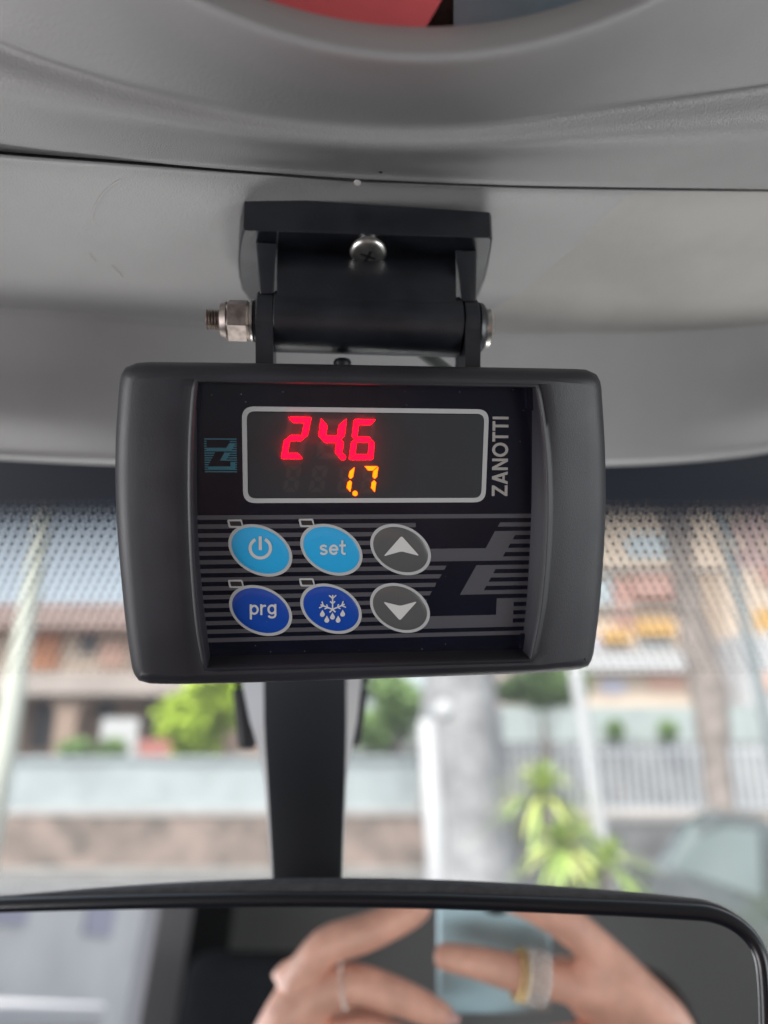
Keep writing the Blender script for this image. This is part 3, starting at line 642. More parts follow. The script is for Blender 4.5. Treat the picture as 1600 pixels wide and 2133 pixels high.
# ================================================================== THE CONTROLLER
# pose of the face plane, recovered from the photograph's vanishing points
def cdir(x, y, z): return (RT * x + UP * y + FW * z).normalized()
DX = cdir(12690, 61, 1603); DY = -cdir(-106, -9314, 1603)
DY = (DY - DX * DY.dot(DX)).normalized(); DN = DX.cross(DY).normalized()
DO = P(757, 1068, 0.21)
if DN.dot(CAM - DO) < 0: DN = -DN
def loc(px, py, z=0.0):
    h_ = hit(px, py, DO + DN * z, DN) - DO; return V((h_.dot(DX), h_.dot(DY)))
def dv(p, z): return DO + DX * p[0] + DY * p[1] + DN * z
ctrl = empty('temperature_controller', DO, 'dark grey refrigeration controller with lit digits and six oval buttons, hung from the console', 'temperature controller')
Zs = 0.0002
def flat(name, polys, z, m, parent, px=True, th=0.0):
    bm = bmesh.new()
    for k, poly in enumerate(polys):
        zz = z + k * (1e-6 if len(polys) < 40 else 1.5e-7)
        pts = [loc(x, y, zz) if px else V((x, y)) for x, y in poly]
        top_ = [bm.verts.new(dv(p, zz)) for p in pts]; f = bm.faces.new(top_)
        f.normal_update()
        if f.normal.dot(DN) < 0: f.normal_flip()
        if th > 0:
            bot = [bm.verts.new(dv(p, zz - th)) for p in pts]
            for i in range(len(pts)): bm.faces.new((top_[i], top_[(i + 1) % len(pts)], bot[(i + 1) % len(pts)], bot[i]))
    bmesh.ops.triangulate(bm, faces=[f for f in bm.faces if len(f.verts) > 4])
    return from_bm(name, bm, m, parent, normals=False)

# --- housing
HT = [(262, 765), (285, 756), (330, 754), (600, 757.5), (900, 763), (1180, 768), (1222, 770), (1241, 779)]
HR = [(1241, 779), (1250, 797), (1253, 830), (1259, 920), (1261.5, 1010), (1260, 1100), (1255, 1190), (1247, 1280), (1238, 1345), (1234, 1368), (1224, 1386)]
HB = [(1224, 1386), (1205, 1392), (1170, 1395), (900, 1405), (600, 1415), (350, 1421), (315, 1421), (290, 1415)]
HL = [(290, 1415), (278, 1398), (272, 1370), (262, 1300), (252, 1200), (244, 1100), (240.5, 1000), (241, 920), (245, 850), (249, 800), (252, 782), (262, 765)]
WT = [(412, 797), (700, 801), (1116, 808)]
WR = [(1116, 808), (1128, 880), (1136, 960), (1138.5, 1040), (1137, 1120), (1131, 1210), (1121, 1290), (1104, 1372)]
WB = [(1104, 1372), (800, 1380), (432, 1390)]
WL = [(432, 1390), (418, 1310), (408, 1200), (403, 1090), (402, 980), (405, 880), (412, 797)]
XT = [(409, 792), (1108, 806)]; XR = [(1108, 806), (1108, 900), (1106, 1070), (1100, 1200), (1094, 1280), (1086, 1352)]; XB = [(1086, 1352), (438, 1366)]; XL = [(438, 1366), (424, 1250), (415, 1150), (411, 1050), (410, 900), (409, 792)]
NS = 40
def loop4(sides, z, smooth=True):
    out = []
    for s_ in sides:
        pts = [loc(x, y, z) for x, y in s_]
        if smooth and len(pts) > 3: pts = crom(pts, 160)
        out += lin_resample(pts, NS + 1)[:-1]
    return out
RIMZ = 0.0062
outer = loop4((HT, HR, HB, HL), 0.0); inner = loop4((WT, WR, WB, WL), RIMZ); wallb = loop4((XT, XR, XB, XL), 0.0)
def inset(loop, d):
    n = len(loop); out = []
    for i in range(n):
        t_ = (loop[(i + 1) % n] - loop[i - 1]).normalized(); out.append(loop[i] + V((t_.y, -t_.x)) * d)
    return out
# loop runs clockwise seen from the front: the inside lies to the right of travel
def zfront(p): return RIMZ - 0.0034 * max(0, (abs(p[0]) - 0.047) / 0.02) ** 1.5
loops = []
loops.append([(p * 0.90, -0.020) for p in outer]); loops.append([(p * 0.94, -0.019) for p in outer]); loops.append([(p * 0.985, -0.004) for p in outer]); loops.append([(p * 0.996, -0.0015) for p in outer])
loops.append([(p, 0.0) for p in outer])
for ins, f in ((0.0003, .35), (0.0009, .62), (0.0018, .84), (0.0030, .96), (0.0042, 1.0)):
    loops.append([(q, f * zfront(q)) for q in inset(outer, ins)])
o42 = inset(outer, 0.0042); rim_out = inset(inner, -0.0022)
for t_ in (0.2, 0.4, 0.6, 0.8): loops.append([(a_.lerp(b_, t_), zfront(a_.lerp(b_, t_)) - 0.0) for a_, b_ in zip(o42, rim_out)])
loops.append([(q, zfront(q) - 0.0001) for q in rim_out])
loops.append([(q, RIMZ - 0.0004) for q in inset(inner, -0.0014)]); loops.append([(q, RIMZ + 0.0001) for q in inset(inner, -0.0008)])
loops.append([(q, RIMZ + 0.0001) for q in inset(inner, -0.0003)]); loops.append([(q, RIMZ - 0.0004) for q in inner]);
for t_ in (.15, .5, .85): loops.append([(a_.lerp(b_, t_), (RIMZ - .0004) * (1 - t_)) for a_, b_ in zip(inner, wallb)])
loops.append([(q, -0.0003) for q in wallb])
bm = bmesh.new(); LV = [[bm.verts.new(dv(p, z)) for p, z in lp] for lp in loops]; n = len(outer)
for a_, b_ in zip(LV, LV[1:]):
    for i in range(n): bm.faces.new((a_[i], a_[(i + 1) % n], b_[(i + 1) % n], b_[i]))
bm.faces.new(LV[0])
housing = from_bm('housing', bm, M['housing'], ctrl, True, 50)

# --- front panel: black membrane with printed graphics
panel = flat('front_panel', [[(400, 785), (1118, 800), (1100, 1362), (420, 1378)]], 0.0, M['panel'], ctrl)
k0L, k14L = loc(420, 1077.8).y, loc(430, 1332.9).y; k0R, k14R = loc(1105, 1074.6).y, loc(1093, 1318.2).y
y0 = (k0L + k0R) / 2; y14 = (k14L + k14R) / 2; KP = (y0 - y14) / 14; HB2 = KP * 0.245
XLft, XRgt = loc(408, 1150).x, loc(1112, 1150).x
def z2(x, y): return loc(860 + x / 6.154, 1060 + y / 6.154)           # detail crop of the photograph
def top(k): return y0 - k * KP + HB2
def bot(k): return y0 - k * KP - HB2
xs = lambda x, y: z2(x, y).x
def design(XL_, XR_, X, left_end, tp, bt, stub=None):
    """the striped emblem; X maps a feature name to its horizontal positions"""
    polys = []; rect = lambda xa, xb, ya, yb, sa=0.0, sb=0.0: polys.append([(xa + sa, ya), (xb + sb, ya), (xb, yb), (xa, yb)])
    rect(XL_, XR_, tp(0), bt(0)); rect(XL_, XR_, tp(14), bt(14))
    polys.append([(X['a1'][0], tp(1)), (XR_, tp(1)), (XR_, bt(1)), (X['a1'][1], bt(1))])
    # upper Z: teeth, stem and bar
    tA, tB = X['zA']                       # slanted left edge at top(2) and at top(4)
    sl = (tA - tB) / (tp(2) - tp(4)); e = lambda y: tB + (y - tp(4)) * sl
    n0, n2 = X['nA']; ns = (n0 - n2) / (tp(3) - tp(5)); nn = lambda y: n2 + (y - tp(5)) * ns
    for k in (2, 3, 4, 5):
        le = (lambda y: e(y)) if k < 4 else (lambda y: X['barA'])
        polys.append([(nn(tp(k)) - .0, tp(k)), (XR_, tp(k)), (XR_, bt(k)), (nn(bt(k)), bt(k))])
    polys.append([(X['barA'], tp(4)), (e(tp(4)), tp(4)), (e(tp(2)), tp(2)), (nn(tp(2)), tp(2)), (nn(bt(5)), bt(5)), (X['barA'], bt(5))])
    tA, tB = X['zB']; n0, n2 = X['nB']; ns2 = (n0 - n2) / (tp(7) - tp(9)); n3 = lambda y: n2 + (y - tp(9)) * ns2
    for k in (6, 7, 8, 9): polys.append([(n3(tp(k)), tp(k)), (XR_, tp(k)), (XR_, bt(k)), (n3(bt(k)), bt(k))])
    polys.append([(tA, tp(6)), (n3(tp(6)), tp(6)), (n3(bt(9)), bt(9)), (tB, bt(9))])
    for k in (10, 11, 12, 13): polys.append([(X['nC'], tp(k)), (XR_, tp(k)), (XR_, bt(k)), (X['nC'], bt(k))])
    polys.append([(X['zC'], tp(10)), (X['nC'], tp(10)), (X['nC'], bt(13)), (X['barC'], bt(13)), (X['barC'], tp(12)), (X['zC'], tp(12))])
    for k, (ea, eb) in left_end.items(): polys.append([(XL_, tp(k)), (ea, tp(k)), (eb, bt(k)), (XL_, bt(k))])
    return polys
XX = dict(a1=(xs(1118, 170), xs(1088, 225)), zA=(xs(1052, 280), xs(935, 500)), nA=(xs(1280, 388), xs(1155, 603)), barA=loc(835, 1150).x,
          zB=(xs(815, 715), xs(603, 1100)), nB=(xs(1030, 820), xs(910, 1035)), zC=xs(1075, 1145), nC=xs(1288, 1300), barC=loc(835, 1270).x)
LE = {1: (loc(866, 1092).x,) * 2, 2: (loc(845, 1110).x,) * 2, 3: (loc(845, 1130).x,) * 2, 4: (loc(834, 1150).x,) * 2, 5: (loc(834, 1150).x,) * 2,
      6: (xs(432, 722), xs(403, 776)), 7: (xs(371, 832), xs(341, 886)), 8: (xs(303, 942), xs(281, 995)), 9: (xs(243, 1050), xs(217, 1102)), 10: (xs(182, 1158), xs(155, 1210)),
      11: (xs(120, 1260), xs(95, 1310)), 12: (loc(834, 1270).x,) * 2, 13: (loc(834, 1270).x,) * 2}
flat('stripe_emblem_print', design(XLft, XRgt, XX, LE, top, bot), 0.00004, M['stripe'], panel, px=False)
# small teal emblem
def z3(x, y): return loc(410 + x / 16, 890 + y / 16)
e0, e14 = z3(800, 392).y, z3(800, 1480).y; EP = (e0 - e14) / 14; eh = EP * 0.26
et = lambda k: e0 - k * EP + eh; eb_ = lambda k: e0 - k * EP - eh; q3 = lambda x, y: z3(x, y).x
XE = dict(a1=(q3(1105, 460), q3(1090, 495)), zA=(q3(1085, 535), q3(985, 690)), nA=(q3(1250, 620), q3(1165, 770)), barA=q3(325, 750), zB=(q3(925, 850), q3(770, 1110)), nB=(q3(1085, 900), q3(990, 1060)),
          zC=q3(1118, 1160), nC=q3(1280, 1240), barC=q3(365, 1370))
EL = {1: (q3(320, 470),) * 2, 2: (q3(322, 545),) * 2, 3: (q3(328, 625),) * 2, 4: (q3(324, 700),) * 2, 5: (q3(324, 780),) * 2, 6: (q3(605, 860), q3(598, 880)), 7: (q3(575, 935), q3(560, 955)), 8: (q3(530, 1015), q3(515, 1035)),
      9: (q3(488, 1090), q3(470, 1110)), 10: (q3(445, 1170), q3(430, 1190)), 11: (q3(405, 1245), q3(390, 1265)), 12: (q3(364, 1325), q3(355, 1345)), 13: (q3(355, 1400),) * 2}
flat('teal_emblem', design(q3(255, 900), q3(1335, 900), XE, EL, et, eb_), 0.00004, M['emblem'], panel, px=False)

# --- lettering ZANOTTI, reading upwards
def letters():
    S = 0.185; G = {}
    G['Z'] = (.74, [[(0, 1), (.74, 1), (.74, .86), (.25, S * .98), (.74, S * .98), (.74, 0), (0, 0), (0, .14), (.49, 1 - S * .98), (0, 1 - S * .98)]])
    G['A'] = (.90, [[(0, 0), (.21, 0), (.52, .84), (.56, 1), (.35, 1)], [(.69, 0), (.90, 0), (.55, 1), (.38, 1), (.42, .78)], [(.22, .19), (.68, .19), (.62, .34), (.27, .34)]])
    G['N'] = (.80, [[(0, 0), (S, 0), (S, .70), (.60, 0), (.80, 0), (.80, 1), (.80 - S, 1), (.80 - S, .32), (.21, 1), (0, 1)]])
    G['T'] = (.66, [[(0, 1), (.66, 1), (.66, 1 - S * .95), (.33 + S / 2, 1 - S * .95), (.33 + S / 2, 0), (.33 - S / 2, 0), (.33 - S / 2, 1 - S * .95), (0, 1 - S * .95)]])
    G['I'] = (S, [[(0, 0), (S, 0), (S, 1), (0, 1)]])
    quads = []; N_ = 32
    for i in range(N_):
        a0, a1 = 2 * math.pi * i / N_, 2 * math.pi * (i + 1) / N_
        quads.append([(.49 + .49 * math.cos(a0), .5 + .51 * math.sin(a0)), (.49 + .49 * math.cos(a1), .5 + .51 * math.sin(a1)), (.49 + .30 * math.cos(a1), .5 + .325 * math.sin(a1)), (.49 + .30 * math.cos(a0), .5 + .325 * math.sin(a0))])
    G['O'] = (.98, quads); return G
G = letters(); word = "ZANOTTI"; gap = {"ZA": .08, "AN": .09, "NO": .12, "OT": .07, "TT": .08, "TI": .12}
tot = sum(G[c][0] for c in word) + sum(gap[a_ + b_] for a_, b_ in zip(word, word[1:]))
pB = loc(1057, 1033); pT = loc(1059.5, 868); Hh = (loc(1058, 950) - loc(1025, 950)).length; ex = (pT - pB) / tot; ey = V((-1, 0)) * Hh
polys = []; x = 0
for i, c in enumerate(word):
    for pl in G[c][1]: polys.append([tuple(pB + ex * (x + q[0]) + ey * q[1]) for q in pl])
    x += G[c][0] + (gap[word[i:i + 2]] if i < 6 else 0)
M['letter'] = mat("lettering_print", (0.34, 0.32, 0.30), 0.4)
flat('lettering', polys, 0.00004, M['letter'], panel, px=False)

# --- display
def rrect(TL, TR, BR, BL, r, n=6):
    P4 = [V(TL), V(TR), V(BR), V(BL)]; out = []
    for i in range(4):
        p = P4[i]; a_ = (P4[i - 1] - p).normalized(); b_ = (P4[(i + 1) % 4] - p).normalized()
        for k in range(n + 1):
            t_ = k / n; out.append(p + a_ * r * (1 - t_) ** 2 + b_ * r * t_ ** 2)
    return out
LTL, LTR, LBR, LBL = (loc(503.5, 846.5), loc(1018.5, 852.5), loc(1011.5, 1046.5), loc(507, 1047.5))
mx0 = (LTL.x + LBL.x) / 2; mx1 = (LTR.x + LBR.x) / 2; my1 = (LTL.y + LTR.y) / 2; my0 = (LBL.y + LBR.y) / 2
ro = rrect((mx0, my1), (mx1, my1), (mx1, my0), (mx0, my0), .0032); T_ = .00125
ri = rrect((mx0 + T_, my1 - T_), (mx1 - T_, my1 - T_), (mx1 - T_, my0 + T_), (mx0 + T_, my0 + T_), .0021)
n_ = len(ro); disp = flat('display', [[tuple(p) for p in ri]], 0.00003, M['screen'], ctrl, px=False)
flat('display_border', [[tuple(ro[i]), tuple(ro[(i + 1) % n_]), tuple(ri[(i + 1) % n_]), tuple(ri[i])] for i in range(n_)], 0.00006, M['rim'], disp, px=False)
def seg_polys(bl, br, tl, tr, th, segs, g=0.06):
    """seven-segment digit in a slanted cell given by four photo points"""
    BL, BR, TL, TR = loc(*bl), loc(*br), loc(*tl), loc(*tr)
    w_ = (BR - BL).length; h_ = (TL - BL).length; tx = th / w_; ty = th / h_
    def q(x_, y_):
        b_ = BL.lerp(BR, x_); t_ = TL.lerp(TR, x_); return tuple(b_.lerp(t_, y_))
    gx, gy = g * th / w_ * 2.2, g * th / h_ * 2.2; S_ = {}
    S_['a'] = [(gx, 1), (1 - gx, 1), (1 - tx - gx, 1 - ty), (tx + gx, 1 - ty)]
    S_['d'] = [(tx + gx, ty), (1 - tx - gx, ty), (1 - gx, 0), (gx, 0)]
    S_['g'] = [(tx + gx, .5 + ty / 2), (1 - tx - gx, .5 + ty / 2), (1 - tx / 2 - gx, .5), (1 - tx - gx, .5 - ty / 2), (tx + gx, .5 - ty / 2), (tx / 2 + gx, .5)]
    S_['f'] = [(0, 1 - gy), (tx, 1 - ty - gy), (tx, .5 + ty / 2 + gy), (tx / 2, .5 + gy), (0, .5 + ty / 2 + gy)]
    S_['e'] = [(0, .5 - ty / 2 - gy), (tx / 2, .5 - gy), (tx, .5 - ty / 2 - gy), (tx, ty + gy), (0, gy)]
    S_['b'] = [(1 - tx, 1 - ty - gy), (1, 1 - gy), (1, .5 + ty / 2 + gy), (1 - tx / 2, .5 + gy), (1 - tx, .5 + ty / 2 + gy)]
    S_['c'] = [(1 - tx, .5 - ty / 2 - gy), (1 - tx / 2, .5 - gy), (1, .5 - ty / 2 - gy), (1, gy), (1 - tx, ty + gy)]
    return [[q(*p) for p in S_[s_]] for s_ in segs]
def dot(px, py, r, n=14):
    c = loc(px, py); return [(c.x + r * math.cos(2 * math.pi * i / n), c.y + r * math.sin(2 * math.pi * i / n)) for i in range(n)]
def z6(x, y): return (580 + x / 7.273, 860 + y / 7.273)
ZD = 0.00045; TH = 0.0004
def digit(name, cell, th, on, m, dots=(), g=0.06):
    pl = seg_polys(*cell, th, on, g) + list(dots); flat(name, pl, ZD, m, disp, px=False, th=TH)
    off = [s_ for s_ in 'abcdefg' if s_ not in on]
    if off: o = flat('unlit_segments', seg_polys(*cell, th * .9, off, .1), 0.00006, M['unlit'], disp, px=False)
# cells: bottom-left, bottom-right, top-left, top-right
cA = (z6(45, 690), z6(365, 690), z6(150, 66), z6(495, 70)); cB = (z6(625, 700), z6(955, 702), z6(630, 95), z6(1020, 100)); cB = (z6(570, 698), z6(950, 700), z6(645, 90), z6(1030, 95)); cC = (z6(1072, 706), z6(1430, 706), z6(1150, 98), z6(1475, 102))
digit('red_digit', cA, .00136, 'abged', M['red'], g=0.03); digit('red_digit', cB, .0018, 'fgbc', M['red'], [dot(*z6(975, 668), .00075)], g=0.0); digit('red_digit', cC, .00136, 'acdefg', M['red'], g=0.07)
a1 = (z6(880, 1205), z6(1085, 1205), z6(945, 812), z6(1155, 812)); a7 = (z6(1240, 1208), z6(1455, 1208), z6(1290, 808), z6(1512, 808))
digit('amber_digit', a1, .00112, 'bc', M['amber'], [dot(*z6(1160, 1218), .00068)], g=0.09); digit('amber_digit', a7, .00112, 'abc', M['amber'], g=0.09)
for ox in (60, 455): flat('unlit_segments', seg_polys(z6(ox, 1200), z6(ox + 225, 1200), z6(ox + 75, 800), z6(ox + 300, 800), .0012, 'abcdefg', .1), 0.00006, M['unlit'], disp, px=False)

# smoked cover over the digits: faintly scattering plastic
vm = bpy.data.materials.new("smoked_cover"); vm.use_nodes = True; vn = vm.node_tree; vn.nodes.clear()
vo = vn.nodes.new("ShaderNodeOutputMaterial"); vs_ = vn.nodes.new("ShaderNodeVolumeScatter"); vs_.inputs["Color"].default_value = (0.9, 0.9, 0.9, 1); vs_.inputs["Density"].default_value = 58.0
vn.links.new(vs_.outputs[0], vo.inputs["Volume"])
bm = bmesh.new(); q0, q1 = loc(560, 1040), loc(815, 858)
q0 = V((mx0 + T_ * 1.2, my0 + T_ * 1.2)); q1 = V((mx1 - T_ * 1.2, my1 - T_ * 1.2))
hexa(bm, [dv((x_, y_), z_) for z_ in (0.00012, 0.00120) for x_, y_ in ((q0.x, q0.y), (q1.x, q0.y), (q1.x, q1.y), (q0.x, q1.y))])
from_bm('smoked_cover', bm, vm, disp)
bm = bmesh.new()
for _ in range(26):
    p_ = loc(random.uniform(425, 1095), random.choice((random.uniform(812, 845), random.uniform(1340, 1365), random.uniform(815, 1330)))); r_ = random.uniform(.00006, .00014)
    bm.faces.new([bm.verts.new(dv((p_.x + r_ * math.cos(k * 1.05) * random.uniform(.6, 1.3), p_.y + r_ * math.sin(k * 1.05)), .0005)) for k in range(6)])
M['dust'] = mat("dust", (0.25, 0.24, 0.23), 0.9)
tag(from_bm('dust', bm, M['dust'], panel, normals=False), kind='stuff')

# --- buttons
bw = (loc(690.7 + 65, 1145) - loc(690.7 - 65, 1145)).length / 2; bh = (loc(690.7, 1145 - 54.2) - loc(690.7, 1145 + 54.2)).length / 2; DEL = -0.285
def ell(c, w_, h_, n=64): return [(c.x + w_ * math.cos(2 * math.pi * i / n), c.y + h_ * math.sin(2 * math.pi * i / n + DEL)) for i in range(n)]
def btn(px, py, m, label):
    c = loc(px, py); N_ = 64; o_ = ell(c, bw, bh); dT = .00082; i_ = ell(c, bw - dT, bh - dT)
    bm = bmesh.new(); rings = []
    for f, z in ((1.0, .00008), (.93, .00022), (.8, .00034), (.6, .00042), (.35, .00046), (.1, .00047)):
        rings.append([bm.verts.new(dv((c.x + (p[0] - c.x) * f, c.y + (p[1] - c.y) * f), z)) for p in i_])
    for a_, b_ in zip(rings, rings[1:]):
        for i in range(N_): bm.faces.new((a_[i], a_[(i + 1) % N_], b_[(i + 1) % N_], b_[i]))
    bm.faces.new(rings[-1]); b = from_bm('button', bm, m, ctrl, True); b['label'] = label
    flat('button_rim', [[o_[i], o_[(i + 1) % N_], i_[(i + 1) % N_], i_[i]] for i in range(N_)], 0.00010, M['rim'], b, px=False)
    return b, c
IZ = 0.00052
def stroke(pts, w_, closed=False):
    out = []; pts = [V(p) for p in pts]
    for a_, b_ in zip(pts, pts[1:]):
        d = (b_ - a_).normalized() * (w_ / 2); nrm = V((-d.y, d.x)); out.append([tuple(a_ - d * .6 + nrm), tuple(b_ + d * .6 + nrm), tuple(b_ + d * .6 - nrm), tuple(a_ - d * .6 - nrm)])
    return out
def arc_polys(c, r0, r1, a0, a1, n=30):
    out = []
    for i in range(n):
        t0 = math.radians(a0 + (a1 - a0) * i / n); t1 = math.radians(a0 + (a1 - a0) * (i + 1) / n)
        out.append([(c[0] + r1 * math.cos(t0), c[1] + r1 * math.sin(t0)), (c[0] + r1 * math.cos(t1), c[1] + r1 * math.sin(t1)), (c[0] + r0 * math.cos(t1), c[1] + r0 * math.sin(t1)), (c[0] + r0 * math.cos(t0), c[1] + r0 * math.sin(t0))])
    return out
PX = (loc(757, 1200) - loc(756, 1200)).length       # metres per photo pixel on the face
def path(fn, t0, t1, n): return [fn(t0 + (t1 - t0) * i / n) for i in range(n + 1)]
def arcp(cx_, cy_, rx, ry, a0, a1, n=14): return path(lambda a_: (cx_ + rx * math.cos(math.radians(a_)), cy_ + ry * math.sin(math.radians(a_))), a0, a1, n)
GL = {'p': (1.02, [[(.11, .98), (.11, -.42)], arcp(.50, .49, .39, .40, 0, 360, 26)]),
      'r': (.66, [[(.11, .98), (.11, 0)], arcp(.50, .52, .39, .36, 180, 78, 10)]),
      'g': (1.0, [[(.88, .98), (.88, -.08)], arcp(.49, .49, .39, .40, 0, 360, 26), arcp(.49, -.06, .39, .27, 0, -155, 12)]),
      's': (.82, [arcp(.41, .715, .29, .185, 30, 270, 14) + arcp(.41, .285, .31, .195, 90, -150, 14)]),
      'e': (.96, [arcp(.48, .49, .38, .40, -38, -360, 26), [(.12, .50), (.84, .50)]]),
      't': (.60, [[(.24, 1.34), (.24, .28)], arcp(.46, .28, .22, .19, 180, 290, 8), [(0, .90), (.56, .90)]])}
def text_icon(s, c, x0, x1, ybase, xh, parent, m):
    """word fitted between photo columns x0..x1 with its baseline at ybase"""
    tot_ = sum(GL[ch][0] for ch in s) + .16 * (len(s) - 1); A_ = loc(x0, ybase, IZ); B_ = loc(x1, ybase, IZ); sx = (B_.x - A_.x) / tot_; x = 0; polys = []
    for ch in s:
        for pth in GL[ch][1]: polys += stroke([(A_.x + (x + q[0]) * sx, A_.y + q[1] * xh) for q in pth], .20 * xh)
        x += GL[ch][0] + .16
    return flat('icon', polys, IZ, m, parent, px=False)
b1, c1 = btn(542.8, 1146.7, M['cyan'], 'light blue button with power symbol')
cc = loc(542.5, 1141); flat('icon', arc_polys(cc, 17.2 * PX, 23.5 * PX, 118, 422, 36) + stroke([(cc.x, cc.y + 22.5 * PX), (cc.x, cc.y - 2 * PX)], 6.4 * PX), IZ, M['icon'], b1, px=False)
b2, _ = btn(690.7, 1145.3, M['cyan'], 'light blue button marked set')
text_icon('set', None, 666, 720, 1156, 21.5 * PX, b2, M['icon'])
b3, c3 = btn(834.8, 1144.9, M['bgrey'], 'grey button with up arrow')
def z4(x, y): return (620 + x / 5.714, 1060 + y / 5.714)
def rounded(pts, r, n=5):
    P_ = [V(p) for p in pts]; out = []
    for i in range(len(P_)):
        p = P_[i]; a_ = (P_[i - 1] - p).normalized(); b_ = (P_[(i + 1) % len(P_)] - p).normalized()
        for k in range(n + 1): t_ = k / n; out.append(tuple(p + a_ * r * (1 - t_) ** 2 + b_ * r * t_ ** 2))
    return out
flat('icon', [rounded([z4(*q) for q in ((1237, 320), (1450, 560), (1237, 505), (1022, 565))], 5)], IZ, M['icon'], b3)
b4, _ = btn(543.4, 1271.8, M['blue'], 'dark blue button marked prg')
text_icon('prg', None, 520.5, 576, 1280.5, 21 * PX, b4, M['icon'])
b5, _ = btn(690, 1268, M['blue'], 'dark blue button with snowflake and drops symbol')
b6, _ = btn(833.5, 1266.5, M['bgrey'], 'grey button with down arrow')
flat('icon', [rounded([z4(*q) for q in ((1018, 1105), (1222, 1155), (1425, 1100), (1218, 1330))], 5)], IZ, M['icon'], b6)
# snowflake: five arms tipped with three-pointed barbs, five drops
L4 = lambda x, y: loc(*z4(x, y)); cs = L4(415, 1190); R_ = lambda k: k / 5.714 * PX; polys = []
for an, Ln in ((90, 172), (157, 150), (23, 150), (225, 45), (315, 45)):
    d = V((math.cos(math.radians(an)), math.sin(math.radians(an)))); polys += stroke([tuple(cs), tuple(cs + d * R_(Ln))], R_(17))
    if Ln > 100:
        for f, bl in ((.98, 52), (.52, 36)):
            q = cs + d * R_(Ln * f * .80)
            for sg in (-48, 48):
                dd = V((math.cos(math.radians(an + sg)), math.sin(math.radians(an + sg)))); polys += stroke([tuple(q), tuple(q + dd * R_(bl))], R_(15))
for (x_, y_) in ((294, 1243), (347, 1312), (414, 1275), (481, 1312), (535, 1240)):
    c = L4(x_, y_); pts = [(c.x, c.y + R_(50))]
    for k in range(13):
        an = math.radians(35 - k / 12 * 250); pts.append((c.x + R_(29) * math.cos(an), c.y - R_(8) + R_(29) * math.sin(an)))
    polys.append(pts)
flat('icon', polys, IZ, M['icon'], b5, px=False)
def z1(x, y): return (400 + x / 6.667, 1060 + y / 6.667)
for (dx_, dy_) in ((0, 0), (148.5, -1.6), (1.2, 125.5), (149.2, 122.4)):
    q = [z1(488, 148), z1(692, 146), z1(717, 262), z1(512, 262)]; q = [(a_ + dx_, b_ + dy_) for a_, b_ in q]
    o_ = rounded(q, 3.5, 4); c = V((sum(p[0] for p in o_) / len(o_), sum(p[1] for p in o_) / len(o_)))
    q2 = [z1(518, 172), z1(674, 172), z1(694, 238), z1(536, 238)]; q2 = [(a_ + dx_, b_ + dy_) for a_, b_ in q2]; i_ = rounded(q2, 2, 4); n2 = len(o_)
    w_ = flat('indicator_window', [i_], 0.00012, M['ledwin'], ctrl)
    flat('window_outline', [[o_[i], o_[(i + 1) % n2], i_[(i + 1) % n2], i_[i]] for i in range(n2)], 0.00015, M['rim'], w_)

# --- hinge and mounting bracket (camera-space distances)
def yb(px): return 1 + 0.085 * (px - 760) / F
def Q(px, py, d): return P(px, py, d * yb(px))
axd = (Q(1005, 684, .2385) - Q(500, 668, .2385)).normalized()
def AX(px): return Q(px, 668 + (px - 500) * 0.0317, .2385)
plate_n = (UP * -0.965 - FW * 0.26).normalized()      # faces downwards
# plate
def onplate(px, py): return hit(px, py, Q(760, 487, .2385), pn)
pn = (plate_n + DX * 0.0).normalized(); pn = (pn - axd * pn.dot(axd)).normalized()
ol = [(507, 479), (503, 490), (498, 515), (496, 545), (498, 580), (505, 608), (518, 626), (700, 634), (975, 640), (995, 622), (1010, 585), (1018, 550), (1024, 515), (1026, 500), (1022, 495)]
bm = bmesh.new(); lo = [onplate(*q) for q in ol]; cen = sum(lo, V((0, 0, 0))) / len(lo)
ring = [(0.985, -.0), (1.0, .0008), (1.0, .0106)]
RR = [[bm.verts.new(cen + (p - cen) * f - pn * (z * (1 - .13 * (p - cen).dot(axd) / .04))) for p in lo] for f, z in ring]
for a_, b_ in zip(RR, RR[1:]):
    for i in range(len(lo)): bm.faces.new((a_[i], a_[(i + 1) % len(lo)], b_[(i + 1) % len(lo)], b_[i]))
bm.faces.new(RR[0]); bm.faces.new(RR[-1][::-1])
plate = from_bm('mounting_plate', bm, M['bracket'], ctrl, True, 30)
# screw
sc = onplate(767, 503) + pn * .0030; pn0 = pn; pn = (pn - FW * .22).normalized(); bm = bmesh.new(); lathe(bm, sc, pn, [(-.006, .0028), (-.0002, .0028), (0, .0055), (.0010, .0058), (.0018, .0055), (.0023, .0045), (.0026, .0025), (.0027, .0015)], 36)
screw = from_bm('screw', bm, M['steel'], plate, True, 50)
bm = bmesh.new(); u1 = (axd + (-pn.cross(axd)) * .35).normalized(); u2 = pn.cross(u1)
for a_, b_ in ((u1, u2), (u2, u1)):
    p = sc + pn * .0025
    hexa(bm, [p + a_ * .0026 + b_ * .0006, p + a_ * .0026 - b_ * .0006, p - a_ * .0026 - b_ * .0006, p - a_ * .0026 + b_ * .0006] + [p + pn * .0004 + a_ * .0024 + b_ * .0004, p + pn * .0004 + a_ * .0024 - b_ * .0004, p + pn * .0004 - a_ * .0024 - b_ * .0004, p + pn * .0004 - a_ * .0024 + b_ * .0004])
from_bm('cross_recess', bm, M['blacksteel'], screw)
